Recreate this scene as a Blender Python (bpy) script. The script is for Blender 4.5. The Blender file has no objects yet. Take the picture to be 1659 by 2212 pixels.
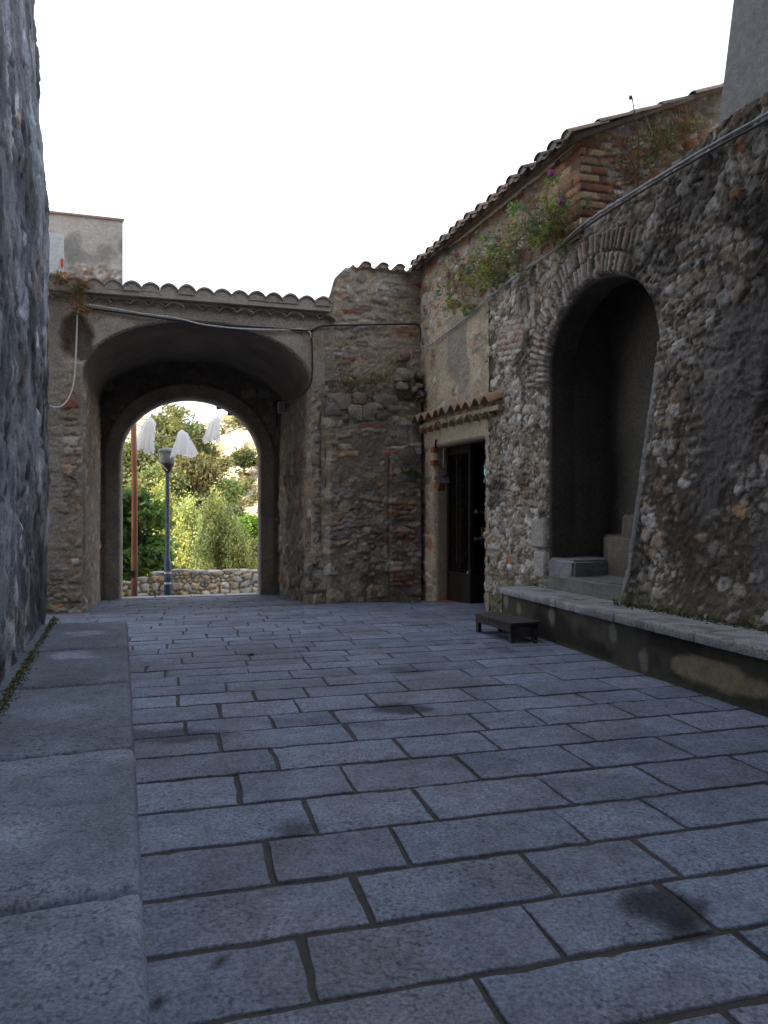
import bpy, bmesh, math, random
import numpy as np
from mathutils import Vector, Matrix
random.seed(7); rng = np.random.default_rng(7)
scene = bpy.context.scene
# ------------------------------------------------------------------ camera, sky, sun, exposure
H = 1.5
cam_d = bpy.data.cameras.new("camera"); cam = bpy.data.objects.new("camera", cam_d)
scene.collection.objects.link(cam); scene.camera = cam
cam.location = (0, 0, H); cam.rotation_euler = (math.radians(90), 0, 0)
cam_d.sensor_fit = 'VERTICAL'; cam_d.sensor_height = 36.0; cam_d.sensor_width = 27.0
cam_d.lens = 36.0*1600/2212; cam_d.clip_start = 0.05; cam_d.clip_end = 2000
SUN_EL, SUN_AZ = 31.0, 217.0
world = bpy.data.worlds.new("World"); scene.world = world; world.use_nodes = True
wt = world.node_tree; wt.nodes.clear()
sky = wt.nodes.new('ShaderNodeTexSky'); sky.sky_type = 'NISHITA'; sky.sun_disc = False
sky.sun_elevation = math.radians(SUN_EL); sky.sun_rotation = math.radians(SUN_AZ)
sky.dust_density = 4.0; sky.air_density = 1.3; sky.ozone_density = 2.0; sky.altitude = 200
mixw = wt.nodes.new('ShaderNodeMixRGB'); mixw.inputs[0].default_value = 0.42
mixw.inputs[2].default_value = (13.0, 13.3, 14.2, 1)          # bright thin cloud veil
bgn = wt.nodes.new('ShaderNodeBackground'); bgn.inputs[1].default_value = 0.12
wo = wt.nodes.new('ShaderNodeOutputWorld')
wt.links.new(sky.outputs[0], mixw.inputs[1]); wt.links.new(mixw.outputs[0], bgn.inputs[0]); wt.links.new(bgn.outputs[0], wo.inputs[0])
sun_d = bpy.data.lights.new("sun", 'SUN'); sun = bpy.data.objects.new("sun", sun_d); scene.collection.objects.link(sun)
sun_d.energy = 4.6; sun_d.angle = math.radians(0.5); sun_d.color = (1.0, 0.93, 0.80)
_a = math.radians(SUN_AZ); _e = math.radians(SUN_EL)
sdir = Vector((math.sin(_a)*math.cos(_e), math.cos(_a)*math.cos(_e), math.sin(_e)))
sun.rotation_euler = sdir.to_track_quat('Z', 'Y').to_euler(); sun.location = (-20, -20, 30)
vs = scene.view_settings; vs.view_transform = 'Standard'; vs.look = 'None'; vs.exposure = 1.1; vs.gamma = 1.0
try: vs.use_curve_mapping = False
except Exception: pass
scene.cycles.max_bounces = 8; scene.cycles.diffuse_bounces = 5

# ------------------------------------------------------------------ noise
def h2(ix, iy, seed=0):
    x = (ix.astype(np.int64)*374761393 + iy.astype(np.int64)*668265263 + int(seed)*2147483647 + 1013904223*int(seed+1)) & 0xffffffff
    x = ((x ^ (x >> 13))*1274126177) & 0xffffffff
    x = ((x ^ (x >> 16))*2246822519) & 0xffffffff
    x = x ^ (x >> 15)
    return (x & 0xffffff)/float(0x1000000)
def vn(x, y, seed=0):
    x = np.asarray(x, float); y = np.asarray(y, float)
    ix = np.floor(x); iy = np.floor(y); fx = x-ix; fy = y-iy
    fx = fx*fx*(3-2*fx); fy = fy*fy*(3-2*fy)
    a = h2(ix, iy, seed); b = h2(ix+1, iy, seed); c = h2(ix, iy+1, seed); d = h2(ix+1, iy+1, seed)
    return (a*(1-fx)+b*fx)*(1-fy)+(c*(1-fx)+d*fx)*fy
def fbm(x, y, seed=0, o=4, g=.5):
    s = 0; a = 1; t = 0
    for i in range(o):
        s = s+a*vn(x*2**i+i*17.3, y*2**i-i*9.1, seed+i*13); t += a; a *= g
    return s/t
def ss(a, b, x):
    t = np.clip((x-a)/(b-a), 0, 1); return t*t*(3-2*t)
def worley(x, y, seed=0, j=.85):
    ix = np.floor(x); iy = np.floor(y)
    f1 = np.full(x.shape, 9.); f2 = np.full(x.shape, 9.); iid = np.zeros(x.shape)
    for dx in (-1, 0, 1):
        for dy in (-1, 0, 1):
            cx = ix+dx; cy = iy+dy
            px = cx+.5+j*(h2(cx, cy, seed)-.5); py = cy+.5+j*(h2(cx, cy, seed+5)-.5)
            # squarer stones: mix of euclid and chebyshev
            ax = np.abs(x-px); ay = np.abs(y-py)
            d = .55*np.sqrt(ax*ax+ay*ay)+.45*np.maximum(ax, ay)
            m = d < f1
            f2 = np.where(m, f1, np.minimum(f2, d)); iid = np.where(m, h2(cx, cy, seed+9), iid); f1 = np.where(m, d, f1)
    return f1, f2, iid
def A(c): return np.array(c, float)
def lerp(a, b, w): return a*(1-w[..., None])+b*w[..., None]
def pick(idv, pal):
    pal = np.array(pal, float); k = (idv*len(pal)).astype(int) % len(pal)
    v = .8+.45*((idv*97.13) % 1.0)
    return pal[k]*v[..., None]
STONES = [(.33,.29,.24), (.28,.26,.23), (.40,.36,.30), (.23,.20,.165), (.36,.31,.24), (.46,.43,.38), (.30,.27,.25), (.34,.26,.19)]
GREYST = [(.22,.21,.21), (.28,.27,.26), (.17,.165,.16), (.33,.32,.31), (.20,.18,.165), (.40,.39,.38)]
BRICKC = [(.36,.16,.09), (.30,.14,.09), (.42,.22,.13), (.40,.27,.16), (.25,.15,.11)]

def masonry(u, v, seed, cw=.26, ch=.17, cover=.5, pal=STONES, mortar=(.27,.23,.185), amp=.05, rough=.014, lich=.35, brickp=.03, thr=.63):
    wu = u+.20*(fbm(u*2.2, v*2.2, seed+40, 3)-.5)+.045*(fbm(u*9, v*9, seed+44, 3)-.5)
    wv = v+.16*(fbm(u*2.0, v*2.0, seed+41, 3)-.5)+.045*(fbm(u*9, v*9, seed+45, 3)-.5)
    f1, f2, i1 = worley(wu/cw, wv/ch, seed)
    k1, k2, i3 = worley(wu/(cw*1.25), wv/(ch*.52), seed+7)
    thin = fbm(u*.8+3, v*1.1, seed+48, 3) > thr
    f1 = np.where(thin, k1, f1); f2 = np.where(thin, k2, f2); i1 = np.where(thin, i3, i1)
    g1, g2, i2 = worley(wu/(cw*.42), wv/(ch*.45), seed+3)
    s1 = ss(.03, .20, f2-f1)*(.45+.55*((i1*31.7) % 1)); s1 = np.where((i1*57.1) % 1 < .32, s1*.25, s1)
    s2 = ss(.04, .34, g2-g1)*(.30+.50*((i2*23.7) % 1))
    big = s1 >= s2
    st = np.where(big, s1, s2); idv = np.where(big, i1, i2)
    m = cover+.50*(fbm(u*.9, v*.9, seed+60, 4)-.5)*1.6+.16*(fbm(u*14, v*14, seed+61, 3)-.5)
    w = ss(-.05, .05, st-m)
    h = amp*np.maximum(st, m)+rough*(fbm(u*24, v*24, seed+62, 3)-.5)*2
    mc = A(mortar)*(.72+.56*fbm(u*3.1, v*3.1, seed+63, 5))[..., None]
    sc = pick(idv, pal)
    br = ((idv*41.3) % 1) < brickp
    sc = np.where(br[..., None], pick(idv, BRICKC), sc)
    sc = sc*(.8+.4*fbm(u*20, v*20, seed+64, 3))[..., None]
    c = lerp(mc, sc, w)
    # lichen and damp with shapes of their own
    L = ss(.50, .68, fbm(u*1.7+9, v*1.1, seed+70, 5))*lich
    L2 = ss(.52, .66, fbm(u*11, v*11, seed+71, 3))*lich*.8
    c = c*(1-.75*L)[..., None]*(1-.5*L2)[..., None]
    return h, c
def bricks(u, v, seed, w=.27, hh=.075, pal=BRICKC, jw=.012):
    v = v+.012*(fbm(u*3, v*3, seed+1, 2)-.5); row = np.floor(v/hh)
    uu = u/w+.5*(row % 2)+.25*h2(row, row*0, seed); col = np.floor(uu)
    du = np.minimum(uu-col, 1-(uu-col))*w; dv = np.minimum(v/hh-row, 1-(v/hh-row))*hh
    e = np.minimum(du, dv); st = ss(jw*.3, jw*1.1, e); idv = h2(col, row, seed+2)
    return st, pick(idv, pal)*(.8+.4*fbm(u*20, v*20, seed+4, 3))[..., None]

# ------------------------------------------------------------------ materials
def newmat(name):
    m = bpy.data.materials.new(name); m.use_nodes = True; nt = m.node_tree; nt.nodes.clear()
    o = nt.nodes.new('ShaderNodeOutputMaterial'); b = nt.nodes.new('ShaderNodeBsdfPrincipled')
    nt.links.new(b.outputs[0], o.inputs[0]); return m, nt, b, o
def vcmat(name, rough=.92, s1=28, s2=120, k1=.35, k2=.35, bump=.35, bd=.01, spec=.25, tint=(1,1,1)):
    m, nt, b, o = newmat(name); L = nt.links
    vc = nt.nodes.new('ShaderNodeVertexColor'); vc.layer_name = 'Col'
    tc = nt.nodes.new('ShaderNodeTexCoord')
    def noise(s, d=4):
        n = nt.nodes.new('ShaderNodeTexNoise'); n.inputs['Scale'].default_value = s; n.inputs['Detail'].default_value = d
        n.inputs['Roughness'].default_value = .65; L.new(tc.outputs['Object'], n.inputs['Vector']); return n
    def mr(n, k):
        r = nt.nodes.new('ShaderNodeMapRange'); r.inputs[1].default_value = .3; r.inputs[2].default_value = .7
        r.inputs[3].default_value = 1-k; r.inputs[4].default_value = 1+k; L.new(n.outputs[0], r.inputs[0]); return r
    n1 = noise(s1); n2 = noise(s2, 2)
    m1 = nt.nodes.new('ShaderNodeMath'); m1.operation = 'MULTIPLY'
    L.new(mr(n1, k1).outputs[0], m1.inputs[0]); L.new(mr(n2, k2).outputs[0], m1.inputs[1])
    vm = nt.nodes.new('ShaderNodeVectorMath'); vm.operation = 'SCALE'
    tn = nt.nodes.new('ShaderNodeVectorMath'); tn.operation = 'MULTIPLY'; tn.inputs[1].default_value = tint
    L.new(vc.outputs[0], tn.inputs[0]); L.new(tn.outputs[0], vm.inputs[0]); L.new(m1.outputs[0], vm.inputs['Scale'])
    L.new(vm.outputs[0], b.inputs['Base Color'])
    b.inputs['Roughness'].default_value = rough; b.inputs['Specular IOR Level'].default_value = spec
    ad = nt.nodes.new('ShaderNodeMath'); ad.operation = 'ADD'; L.new(n1.outputs[0], ad.inputs[0]); L.new(n2.outputs[0], ad.inputs[1])
    bp = nt.nodes.new('ShaderNodeBump'); bp.inputs['Strength'].default_value = bump; bp.inputs['Distance'].default_value = bd
    L.new(ad.outputs[0], bp.inputs['Height']); L.new(bp.outputs[0], b.inputs['Normal']); return m
def flat(name, col, rough=.7, metal=0, s=30, k=.25, bump=.15, spec=.4, stretch=None, col2=None):
    m, nt, b, o = newmat(name); L = nt.links
    tc = nt.nodes.new('ShaderNodeTexCoord'); n = nt.nodes.new('ShaderNodeTexNoise')
    n.inputs['Scale'].default_value = s; n.inputs['Detail'].default_value = 5
    if stretch:
        mp = nt.nodes.new('ShaderNodeMapping'); mp.inputs['Scale'].default_value = stretch
        L.new(tc.outputs['Object'], mp.inputs[0]); L.new(mp.outputs[0], n.inputs['Vector'])
    else: L.new(tc.outputs['Object'], n.inputs['Vector'])
    r = nt.nodes.new('ShaderNodeValToRGB'); c2 = col2 or tuple(c*(1-k*1.6) for c in col)
    r.color_ramp.elements[0].position = .35; r.color_ramp.elements[1].position = .65
    r.color_ramp.elements[0].color = (*c2, 1); r.color_ramp.elements[1].color = (*[min(1, c*(1+k*.5)) for c in col], 1)
    L.new(n.outputs[0], r.inputs[0]); L.new(r.outputs[0], b.inputs['Base Color'])
    b.inputs['Roughness'].default_value = rough; b.inputs['Metallic'].default_value = metal; b.inputs['Specular IOR Level'].default_value = spec
    bp = nt.nodes.new('ShaderNodeBump'); bp.inputs['Strength'].default_value = bump; bp.inputs['Distance'].default_value = .01
    L.new(n.outputs[0], bp.inputs['Height']); L.new(bp.outputs[0], b.inputs['Normal']); return m
def leafmat(name, trans=.35):
    m, nt, b, o = newmat(name); L = nt.links
    vc = nt.nodes.new('ShaderNodeVertexColor'); vc.layer_name = 'Col'
    L.new(vc.outputs[0], b.inputs['Base Color']); b.inputs['Roughness'].default_value = .6; b.inputs['Specular IOR Level'].default_value = .25
    t = nt.nodes.new('ShaderNodeBsdfTranslucent'); mx = nt.nodes.new('ShaderNodeMixShader'); mx.inputs[0].default_value = trans
    sc = nt.nodes.new('ShaderNodeVectorMath'); sc.operation = 'MULTIPLY'; sc.inputs[1].default_value = (1.5, 1.5, .7)
    L.new(vc.outputs[0], sc.inputs[0]); L.new(sc.outputs[0], t.inputs[0])
    L.new(b.outputs[0], mx.inputs[1]); L.new(t.outputs[0], mx.inputs[2]); L.new(mx.outputs[0], o.inputs[0]); return m
M_wall = vcmat('masonry', s2=75, k1=.30, k2=.26, bump=.6)
M_plaster = vcmat('plaster', s1=14, s2=60, k1=.20, k2=.16, bump=.4)
M_granite = vcmat('granite', rough=.82, s1=9, s2=70, k1=.17, k2=.40, bump=.4, bd=.006, spec=.3)
def add_pits(m):
    nt = m.node_tree; L = nt.links; b = [n for n in nt.nodes if n.type == 'BSDF_PRINCIPLED'][0]
    src = b.inputs['Base Color'].links[0].from_socket; tc = [n for n in nt.nodes if n.type == 'TEX_COORD'][0]
    n = nt.nodes.new('ShaderNodeTexNoise'); n.inputs['Scale'].default_value = 42; n.inputs['Detail'].default_value = 3; L.new(tc.outputs['Object'], n.inputs['Vector'])
    r = nt.nodes.new('ShaderNodeMapRange'); r.inputs[1].default_value = .54; r.inputs[2].default_value = .64; r.inputs[3].default_value = 1; r.inputs[4].default_value = .52; L.new(n.outputs[0], r.inputs[0])
    n3 = nt.nodes.new('ShaderNodeTexNoise'); n3.inputs['Scale'].default_value = 2.3; n3.inputs['Detail'].default_value = 4; L.new(tc.outputs['Object'], n3.inputs['Vector'])
    r3 = nt.nodes.new('ShaderNodeMapRange'); r3.inputs[1].default_value = .38; r3.inputs[2].default_value = .60; r3.inputs[3].default_value = .35; L.new(n3.outputs[0], r3.inputs[0])
    mf = nt.nodes.new('ShaderNodeMix'); mf.data_type = 'FLOAT'; mf.inputs[2].default_value = 1.0; L.new(r3.outputs[0], mf.inputs[0]); L.new(r.outputs[0], mf.inputs[3])
    v = nt.nodes.new('ShaderNodeVectorMath'); v.operation = 'SCALE'; L.new(src, v.inputs[0]); L.new(mf.outputs[0], v.inputs['Scale']); L.new(v.outputs[0], b.inputs['Base Color'])
add_pits(M_granite)
M_tile = vcmat('clay_tile', k1=.3, k2=.3, bump=.3)
M_soil = vcmat('hill_soil', s1=.7, s2=3.5, k1=.3, k2=.4, bump=.8, bd=.4)
M_leaf = leafmat('leaves'); M_bark = vcmat('bark', s1=12, s2=50, k1=.3, k2=.4, bump=.6, bd=.03)
M_dwood = flat('dark_wood', (.020,.014,.012), .55, s=14, stretch=(1,1,.12), k=.3)
M_rwood = flat('red_brown_wood', (.07,.028,.02), .5, s=14, stretch=(1,1,.12), k=.3)
M_stoolw = flat('weathered_dark_wood', (.055,.045,.042), .8, s=24, stretch=(.25,1,1), k=.35, bump=.4)
M_iron = flat('wrought_iron', (.03,.028,.03), .6, .6, k=.3)
M_cablew = flat('pale_cable', (.72,.75,.74), .6, k=.15)
M_cableb = flat('black_cable', (.035,.035,.038), .6, k=.2)
M_cableg = flat('grey_conduit', (.34,.37,.40), .6, k=.2)
M_pole = flat('blue_grey_paint', (.085,.125,.19), .5, s=9, k=.25)
M_rust = flat('rusty_pole', (.22,.085,.05), .75, s=6, k=.45, stretch=(1,1,.25), col2=(.42,.22,.12), bump=.3)
M_cap = flat('grey_lamp_cap', (.34,.36,.34), .5); M_bowl = flat('dark_lamp_bowl', (.05,.04,.035), .45)
M_rope = flat('pale_rope', (.62,.58,.48), .9, k=.1)
M_red = flat('terracotta_floor', (.27,.10,.065), .7, s=12, k=.3)
M_yellow = flat('yellow_paint', (.55,.33,.02), .5); M_blue = flat('blue_ceramic', (.06,.22,.42), .3)
M_white = flat('white_ceramic', (.6,.6,.58), .3); M_purple = flat('purple_roof', (.13,.085,.14), .6)
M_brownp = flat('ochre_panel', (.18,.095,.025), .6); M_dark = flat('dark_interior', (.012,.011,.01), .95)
M_steel = flat('grey_box', (.32,.32,.30), .6)
M_cloth, nt, b, o = newmat('white_gauze')
b.inputs['Base Color'].default_value = (.92,.94,.97, 1); b.inputs['Roughness'].default_value = .8
t = nt.nodes.new('ShaderNodeBsdfTranslucent'); t.inputs[0].default_value = (.95,.97,1,1)
tr = nt.nodes.new('ShaderNodeBsdfTransparent'); mx = nt.nodes.new('ShaderNodeMixShader'); mx.inputs[0].default_value = .5
mx2 = nt.nodes.new('ShaderNodeMixShader'); mx2.inputs[0].default_value = .22
nt.links.new(b.outputs[0], mx.inputs[1]); nt.links.new(t.outputs[0], mx.inputs[2]); nt.links.new(mx.outputs[0], mx2.inputs[1]); nt.links.new(tr.outputs[0], mx2.inputs[2]); nt.links.new(mx2.outputs[0], o.inputs[0])
def glassmat(name, fac, col=(1,1,1)):
    m, nt, b, o = newmat(name)
    g = nt.nodes.new('ShaderNodeBsdfGlossy'); g.inputs['Roughness'].default_value = .04
    tr = nt.nodes.new('ShaderNodeBsdfTransparent'); tr.inputs[0].default_value = (*col, 1)
    mx = nt.nodes.new('ShaderNodeMixShader'); fr = nt.nodes.new('ShaderNodeFresnel'); fr.inputs[0].default_value = 1.45
    nt.links.new(fr.outputs[0], mx.inputs[0]); nt.links.new(tr.outputs[0], mx.inputs[1]); nt.links.new(g.outputs[0], mx.inputs[2])
    nt.links.new(mx.outputs[0], o.inputs[0]); return m
M_glass = glassmat('window_glass', .1, (.8,.85,.85)); M_lampglass = glassmat('lamp_glass', .1, (.95,.98,.97))
_nt = M_lampglass.node_tree; _d = _nt.nodes.new('ShaderNodeBsdfDiffuse'); _d.inputs[0].default_value = (.8,.85,.83,1); _m = _nt.nodes.new('ShaderNodeMixShader'); _m.inputs[0].default_value = .32
_o = [n for n in _nt.nodes if n.type == 'OUTPUT_MATERIAL'][0]; _src = _o.inputs[0].links[0].from_socket; _nt.links.new(_src, _m.inputs[1]); _nt.links.new(_d.outputs[0], _m.inputs[2]); _nt.links.new(_m.outputs[0], _o.inputs[0])
M_reflection = newmat('pane_reflection'); M_reflection[2].inputs['Base Color'].default_value = (.3,.5,.5,1)
M_reflection[2].inputs['Emission Color'].default_value = (.45,.75,.8,1); M_reflection[2].inputs['Emission Strength'].default_value = .45; M_reflection = M_reflection[0]  # emission paints a bright window reflection onto the pane

# ------------------------------------------------------------------ mesh helpers
def tag(o, label=None, cat=None, group=None, kind=None):
    if label: o['label'] = label
    if cat: o['category'] = cat
    if group: o['group'] = group
    if kind: o['kind'] = kind
    return o
def empty(name, loc, label=None, cat=None, group=None):
    o = bpy.data.objects.new(name, None); o.empty_display_size = .2; scene.collection.objects.link(o); o.location = loc
    bpy.context.view_layer.update() if False else None
    return tag(o, label, cat, group)
def mk(name, V, F, mat, parent=None, col=None, smooth=False):
    """V world coords; parent empties have only a location, so children are shifted by it"""
    V = np.array(V, float).reshape(-1, 3)
    off = A(parent.location) if parent is not None and parent.type == 'EMPTY' else None
    if parent is not None and off is None and parent.parent is not None: off = A(parent.parent.location)
    if parent is None: base = V.mean(0)*0+A((V[:, 0].mean(), V[:, 1].mean(), V[:, 2].min()))
    else: base = off if off is not None else A(parent.location)
    me = bpy.data.meshes.new(name)
    W = V-base
    if isinstance(F, np.ndarray):
        n = F.shape[1]; me.vertices.add(len(W)); me.vertices.foreach_set('co', W.ravel())
        me.loops.add(F.size); me.loops.foreach_set('vertex_index', F.ravel().astype(np.int32))
        me.polygons.add(len(F)); me.polygons.foreach_set('loop_start', np.arange(0, F.size, n, dtype=np.int32))
        me.polygons.foreach_set('loop_total', np.full(len(F), n, dtype=np.int32)); me.update(calc_edges=True); me.validate()
    else: me.from_pydata(W.tolist(), [], [tuple(int(i) for i in f) for f in F]); me.update()
    if col is not None:
        col = np.asarray(col, float)
        if col.ndim == 1: col = np.tile(col, (len(W), 1))
        ca = me.color_attributes.new('Col', 'FLOAT_COLOR', 'POINT')
        c4 = np.ones((len(W), 4)); c4[:, :3] = np.clip(col, 0, 1); ca.data.foreach_set('color', c4.ravel())
    me.materials.append(mat)
    if smooth: me.polygons.foreach_set('use_smooth', np.ones(len(me.polygons), dtype=bool))
    o = bpy.data.objects.new(name, me); scene.collection.objects.link(o)
    if parent is None: o.location = base
    else:
        o.parent = parent
        if parent.type != 'EMPTY' and parent.parent is None: pass
    return o
class Acc:
    def __init__(s): s.V = []; s.F = []; s.C = []; s.n = 0
    def add(s, V, F, c=(.3,.3,.3)):
        V = np.asarray(V, float).reshape(-1, 3); s.V.append(V)
        c = np.asarray(c, float); s.C.append(np.tile(c, (len(V), 1)) if c.ndim == 1 else c)
        s.F += [tuple(int(i)+s.n for i in f) for f in F]; s.n += len(V)
    def box(s, c, d, R=None, col=(.3,.3,.3)):
        c = A(c); d = A(d)/2
        P = np.array([(x, y, z) for x in (-1, 1) for y in (-1, 1) for z in (-1, 1)], float)*d
        if R is not None: P = P@np.array(R).T
        s.add(P+c, [(0,1,3,2), (4,6,7,5), (0,4,5,1), (2,3,7,6), (0,2,6,4), (1,5,7,3)], col)
    def tube(s, pts, rad, n=8, col=(.3,.3,.3), cap=True):
        pts = [A(p) for p in pts]; r = rad if hasattr(rad, '__len__') else [rad]*len(pts)
        V = []; up = A((0, 0, 1.)); prev = None
        for i, p in enumerate(pts):
            t = pts[min(i+1, len(pts)-1)]-pts[max(i-1, 0)]; t = t/(np.linalg.norm(t)+1e-9)
            if prev is None: a = np.cross(t, up if abs(t[2]) < .9 else A((1, 0, 0)))
            else: a = prev-t*np.dot(prev, t)
            a = a/(np.linalg.norm(a)+1e-9); prev = a; bb = np.cross(t, a)
            for k in range(n):
                th = 2*math.pi*k/n; V.append(p+r[i]*(math.cos(th)*a+math.sin(th)*bb))
        F = []
        for i in range(len(pts)-1):
            for k in range(n): F.append((i*n+k, i*n+(k+1) % n, (i+1)*n+(k+1) % n, (i+1)*n+k))
        if cap: F.append(tuple(range(n))[::-1]); F.append(tuple((len(pts)-1)*n+k for k in range(n)))
        s.add(V, F, col)
    def lathe(s, c, prof, n=20, col=(.3,.3,.3)):
        c = A(c); V = []
        for r, z in prof:
            for k in range(n): th = 2*math.pi*k/n; V.append(c+A((r*math.cos(th), r*math.sin(th), z)))
        F = [(i*n+k, i*n+(k+1) % n, (i+1)*n+(k+1) % n, (i+1)*n+k) for i in range(len(prof)-1) for k in range(n)]
        F.append(tuple(range(n))[::-1]); F.append(tuple((len(prof)-1)*n+k for k in range(n)))
        s.add(V, F, col)
    def stone(s, c, size, seed, col, R=None):
        n = 5; P = []
        fs = []
        for ax in range(3):
            for sg in (-1, 1):
                b0 = len(P)
                for i in range(n):
                    for j in range(n):
                        p = [0, 0, 0]; p[ax] = sg; p[(ax+1) % 3] = -1+2*i/(n-1); p[(ax+2) % 3] = -1+2*j/(n-1); P.append(p)
                for i in range(n-1):
                    for j in range(n-1):
                        q = (b0+i*n+j, b0+(i+1)*n+j, b0+(i+1)*n+j+1, b0+i*n+j+1); fs.append(q if sg > 0 else q[::-1])
        P = np.array(P, float); L = np.linalg.norm(P, axis=1); P = P/L[:, None]**.55
        q = P*2.1+seed*3.7
        nz = fbm(q[:, 0]+q[:, 2]*.7, q[:, 1]-q[:, 2]*.6, int(seed*10) % 997, 3)
        P = P*(.62+.62*nz)[:, None]*A(size)/2
        if R is not None: P = P@np.array(R).T
        s.add(P+A(c), fs, np.tile(A(col), (len(P), 1))*(.75+.5*nz)[:, None])
    def build(s, name, mat, parent=None, smooth=False):
        return mk(name, np.concatenate(s.V), s.F, mat, parent, np.concatenate(s.C), smooth)
def rotz(a): return np.array([[math.cos(a), -math.sin(a), 0], [math.sin(a), math.cos(a), 0], [0, 0, 1]])

def wallgrid(name, mat, parent, O, d, n, u0, u1, z0, z1, step, fn, sdf=None, batter=0, edge=.05, zstep=None, wob=None):
    """relief wall: point = O + d*u + n*h + z.  fn(u,z)->(h,col); sdf(u,z)<0 = opening"""
    O = A(O); d = A(d); n = A(n)
    nu = max(2, int(round((u1-u0)/step))+1); top = z1 if callable(z1) else (lambda u: np.full(np.shape(u), float(z1)))
    us = np.linspace(u0, u1, nu); zt = top(us).max(); nz = max(2, int(round((zt-z0)/(zstep or step)))+1)
    U, T = np.meshgrid(us, np.linspace(0, 1, nz), indexing='ij')
    Z = z0+(top(U)-z0)*T
    keep = None
    if sdf is not None:
        e = .004
        for _ in range(2):
            S = sdf(U, Z); gx = (sdf(U+e, Z)-S)/e; gz_ = (sdf(U, Z+e)-S)/e; g = np.hypot(gx, gz_)+1e-6
            m = np.abs(S) < step*.62
            U = np.where(m, U-S*gx/g**2, U); Z = np.where(m, Z-S*gz_/g**2, Z)
        S = sdf(U, Z)
        cu = (U[:-1, :-1]+U[1:, :-1]+U[:-1, 1:]+U[1:, 1:])/4; cz = (Z[:-1, :-1]+Z[1:, :-1]+Z[:-1, 1:]+Z[1:, 1:])/4
        keep = (sdf(cu, cz) > 0).ravel()
    h, c = fn(U, Z)
    if sdf is not None: h = h*ss(-.002, edge, S)
    P = O[None, None, :]+U[..., None]*A((d[0], d[1], 0))+(h+batter*(Z-z0))[..., None]*A((n[0], n[1], 0))
    P[..., 2] = Z
    idx = np.arange(nu*nz).reshape(nu, nz)
    F = np.stack([idx[:-1, :-1], idx[1:, :-1], idx[1:, 1:], idx[:-1, 1:]], -1).reshape(-1, 4)
    if keep is not None: F = F[keep]
    if np.cross(A((d[0], d[1], 0)), A((0, 0, 1)))@A((n[0], n[1], 0)) < 0: F = F[:, ::-1]
    V = P.reshape(-1, 3); C = c.reshape(-1, 3)
    used = np.unique(F); rm = np.full(len(V), -1); rm[used] = np.arange(len(used))
    return mk(name, V[used], rm[F], mat, parent, C[used], smooth=True)
def strip(name, mat, parent, O, d, n, outline, depth, fn, step=.05, sgn=1, off=0.0, sdf=None):
    """surface swept from an opening outline [(u,z)] straight back along -n"""
    O = A(O); d = A(d); n = A(n); ol = np.array(outline, float)
    seg = np.r_[0, np.cumsum(np.hypot(*(ol[1:]-ol[:-1]).T))]; m = int(seg[-1]/step)+2
    t = np.linspace(0, seg[-1], m); uu = np.interp(t, seg, ol[:, 0]); zz = np.interp(t, seg, ol[:, 1])
    if sdf is not None:
        for _ in range(4):
            e = .004; S = sdf(uu, zz); gx = (sdf(uu+e, zz)-S)/e; gy = (sdf(uu, zz+e)-S)/e; g = gx*gx+gy*gy+1e-6; uu = uu-S*gx/g; zz = np.where(zz > zz.min()+.02, zz-S*gy/g, zz)
    du = np.gradient(uu); dz = np.gradient(zz); L = np.hypot(du, dz)+1e-9; nx = -dz/L*sgn; nz_ = du/L*sgn
    q = np.linspace(0, depth, max(2, int(depth/step)+1))
    T, Q = np.meshgrid(t, q, indexing='ij')
    h, c = fn(T, Q); h = h*ss(-.001, .03, Q)
    U = uu[:, None]+nx[:, None]*h; Z = zz[:, None]+nz_[:, None]*h
    P = O[None, None, :]+U[..., None]*A((d[0], d[1], 0))-(Q+off)[..., None]*A((n[0], n[1], 0)); P[..., 2] = Z
    fl = O[None, :]+(uu-nx*.09)[:, None]*A((d[0], d[1], 0))-(.010+off)*A((n[0], n[1], 0)); fl[:, 2] = zz-nz_*.09
    P = np.concatenate([fl[:, None, :], P], 1); c = np.concatenate([c[:, :1], c], 1)
    nu, nq = P.shape[:2]; idx = np.arange(nu*nq).reshape(nu, nq)
    F = np.stack([idx[:-1, :-1], idx[1:, :-1], idx[1:, 1:], idx[:-1, 1:]], -1).reshape(-1, 4)
    return mk(name, P.reshape(-1, 3), F, mat, parent, c.reshape(-1, 3), smooth=True)
def arch_outline(a0, a1, zs, b, zbot, n=40):
    c = (a0+a1)/2; a = (a1-a0)/2
    pts = [(a0, zbot), (a0, zs)]+[(c-a*math.cos(math.pi*i/n), zs+b*math.sin(math.pi*i/n)) for i in range(1, n)]+[(a1, zs), (a1, zbot)]
    return pts
def arch_sdf(a0, a1, zs, b):
    c = (a0+a1)/2; a = (a1-a0)/2
    def f(u, z):
        lo = np.abs(u-c)-a
        dx = (u-c)/a; dz = (z-zs)/b; r = np.sqrt(dx*dx+dz*dz)+1e-9
        hi = (r-1)*r/np.sqrt((dx/a)**2+(dz/b)**2+1e-9)
        return np.where(z < zs, lo, hi)
    return f
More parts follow.
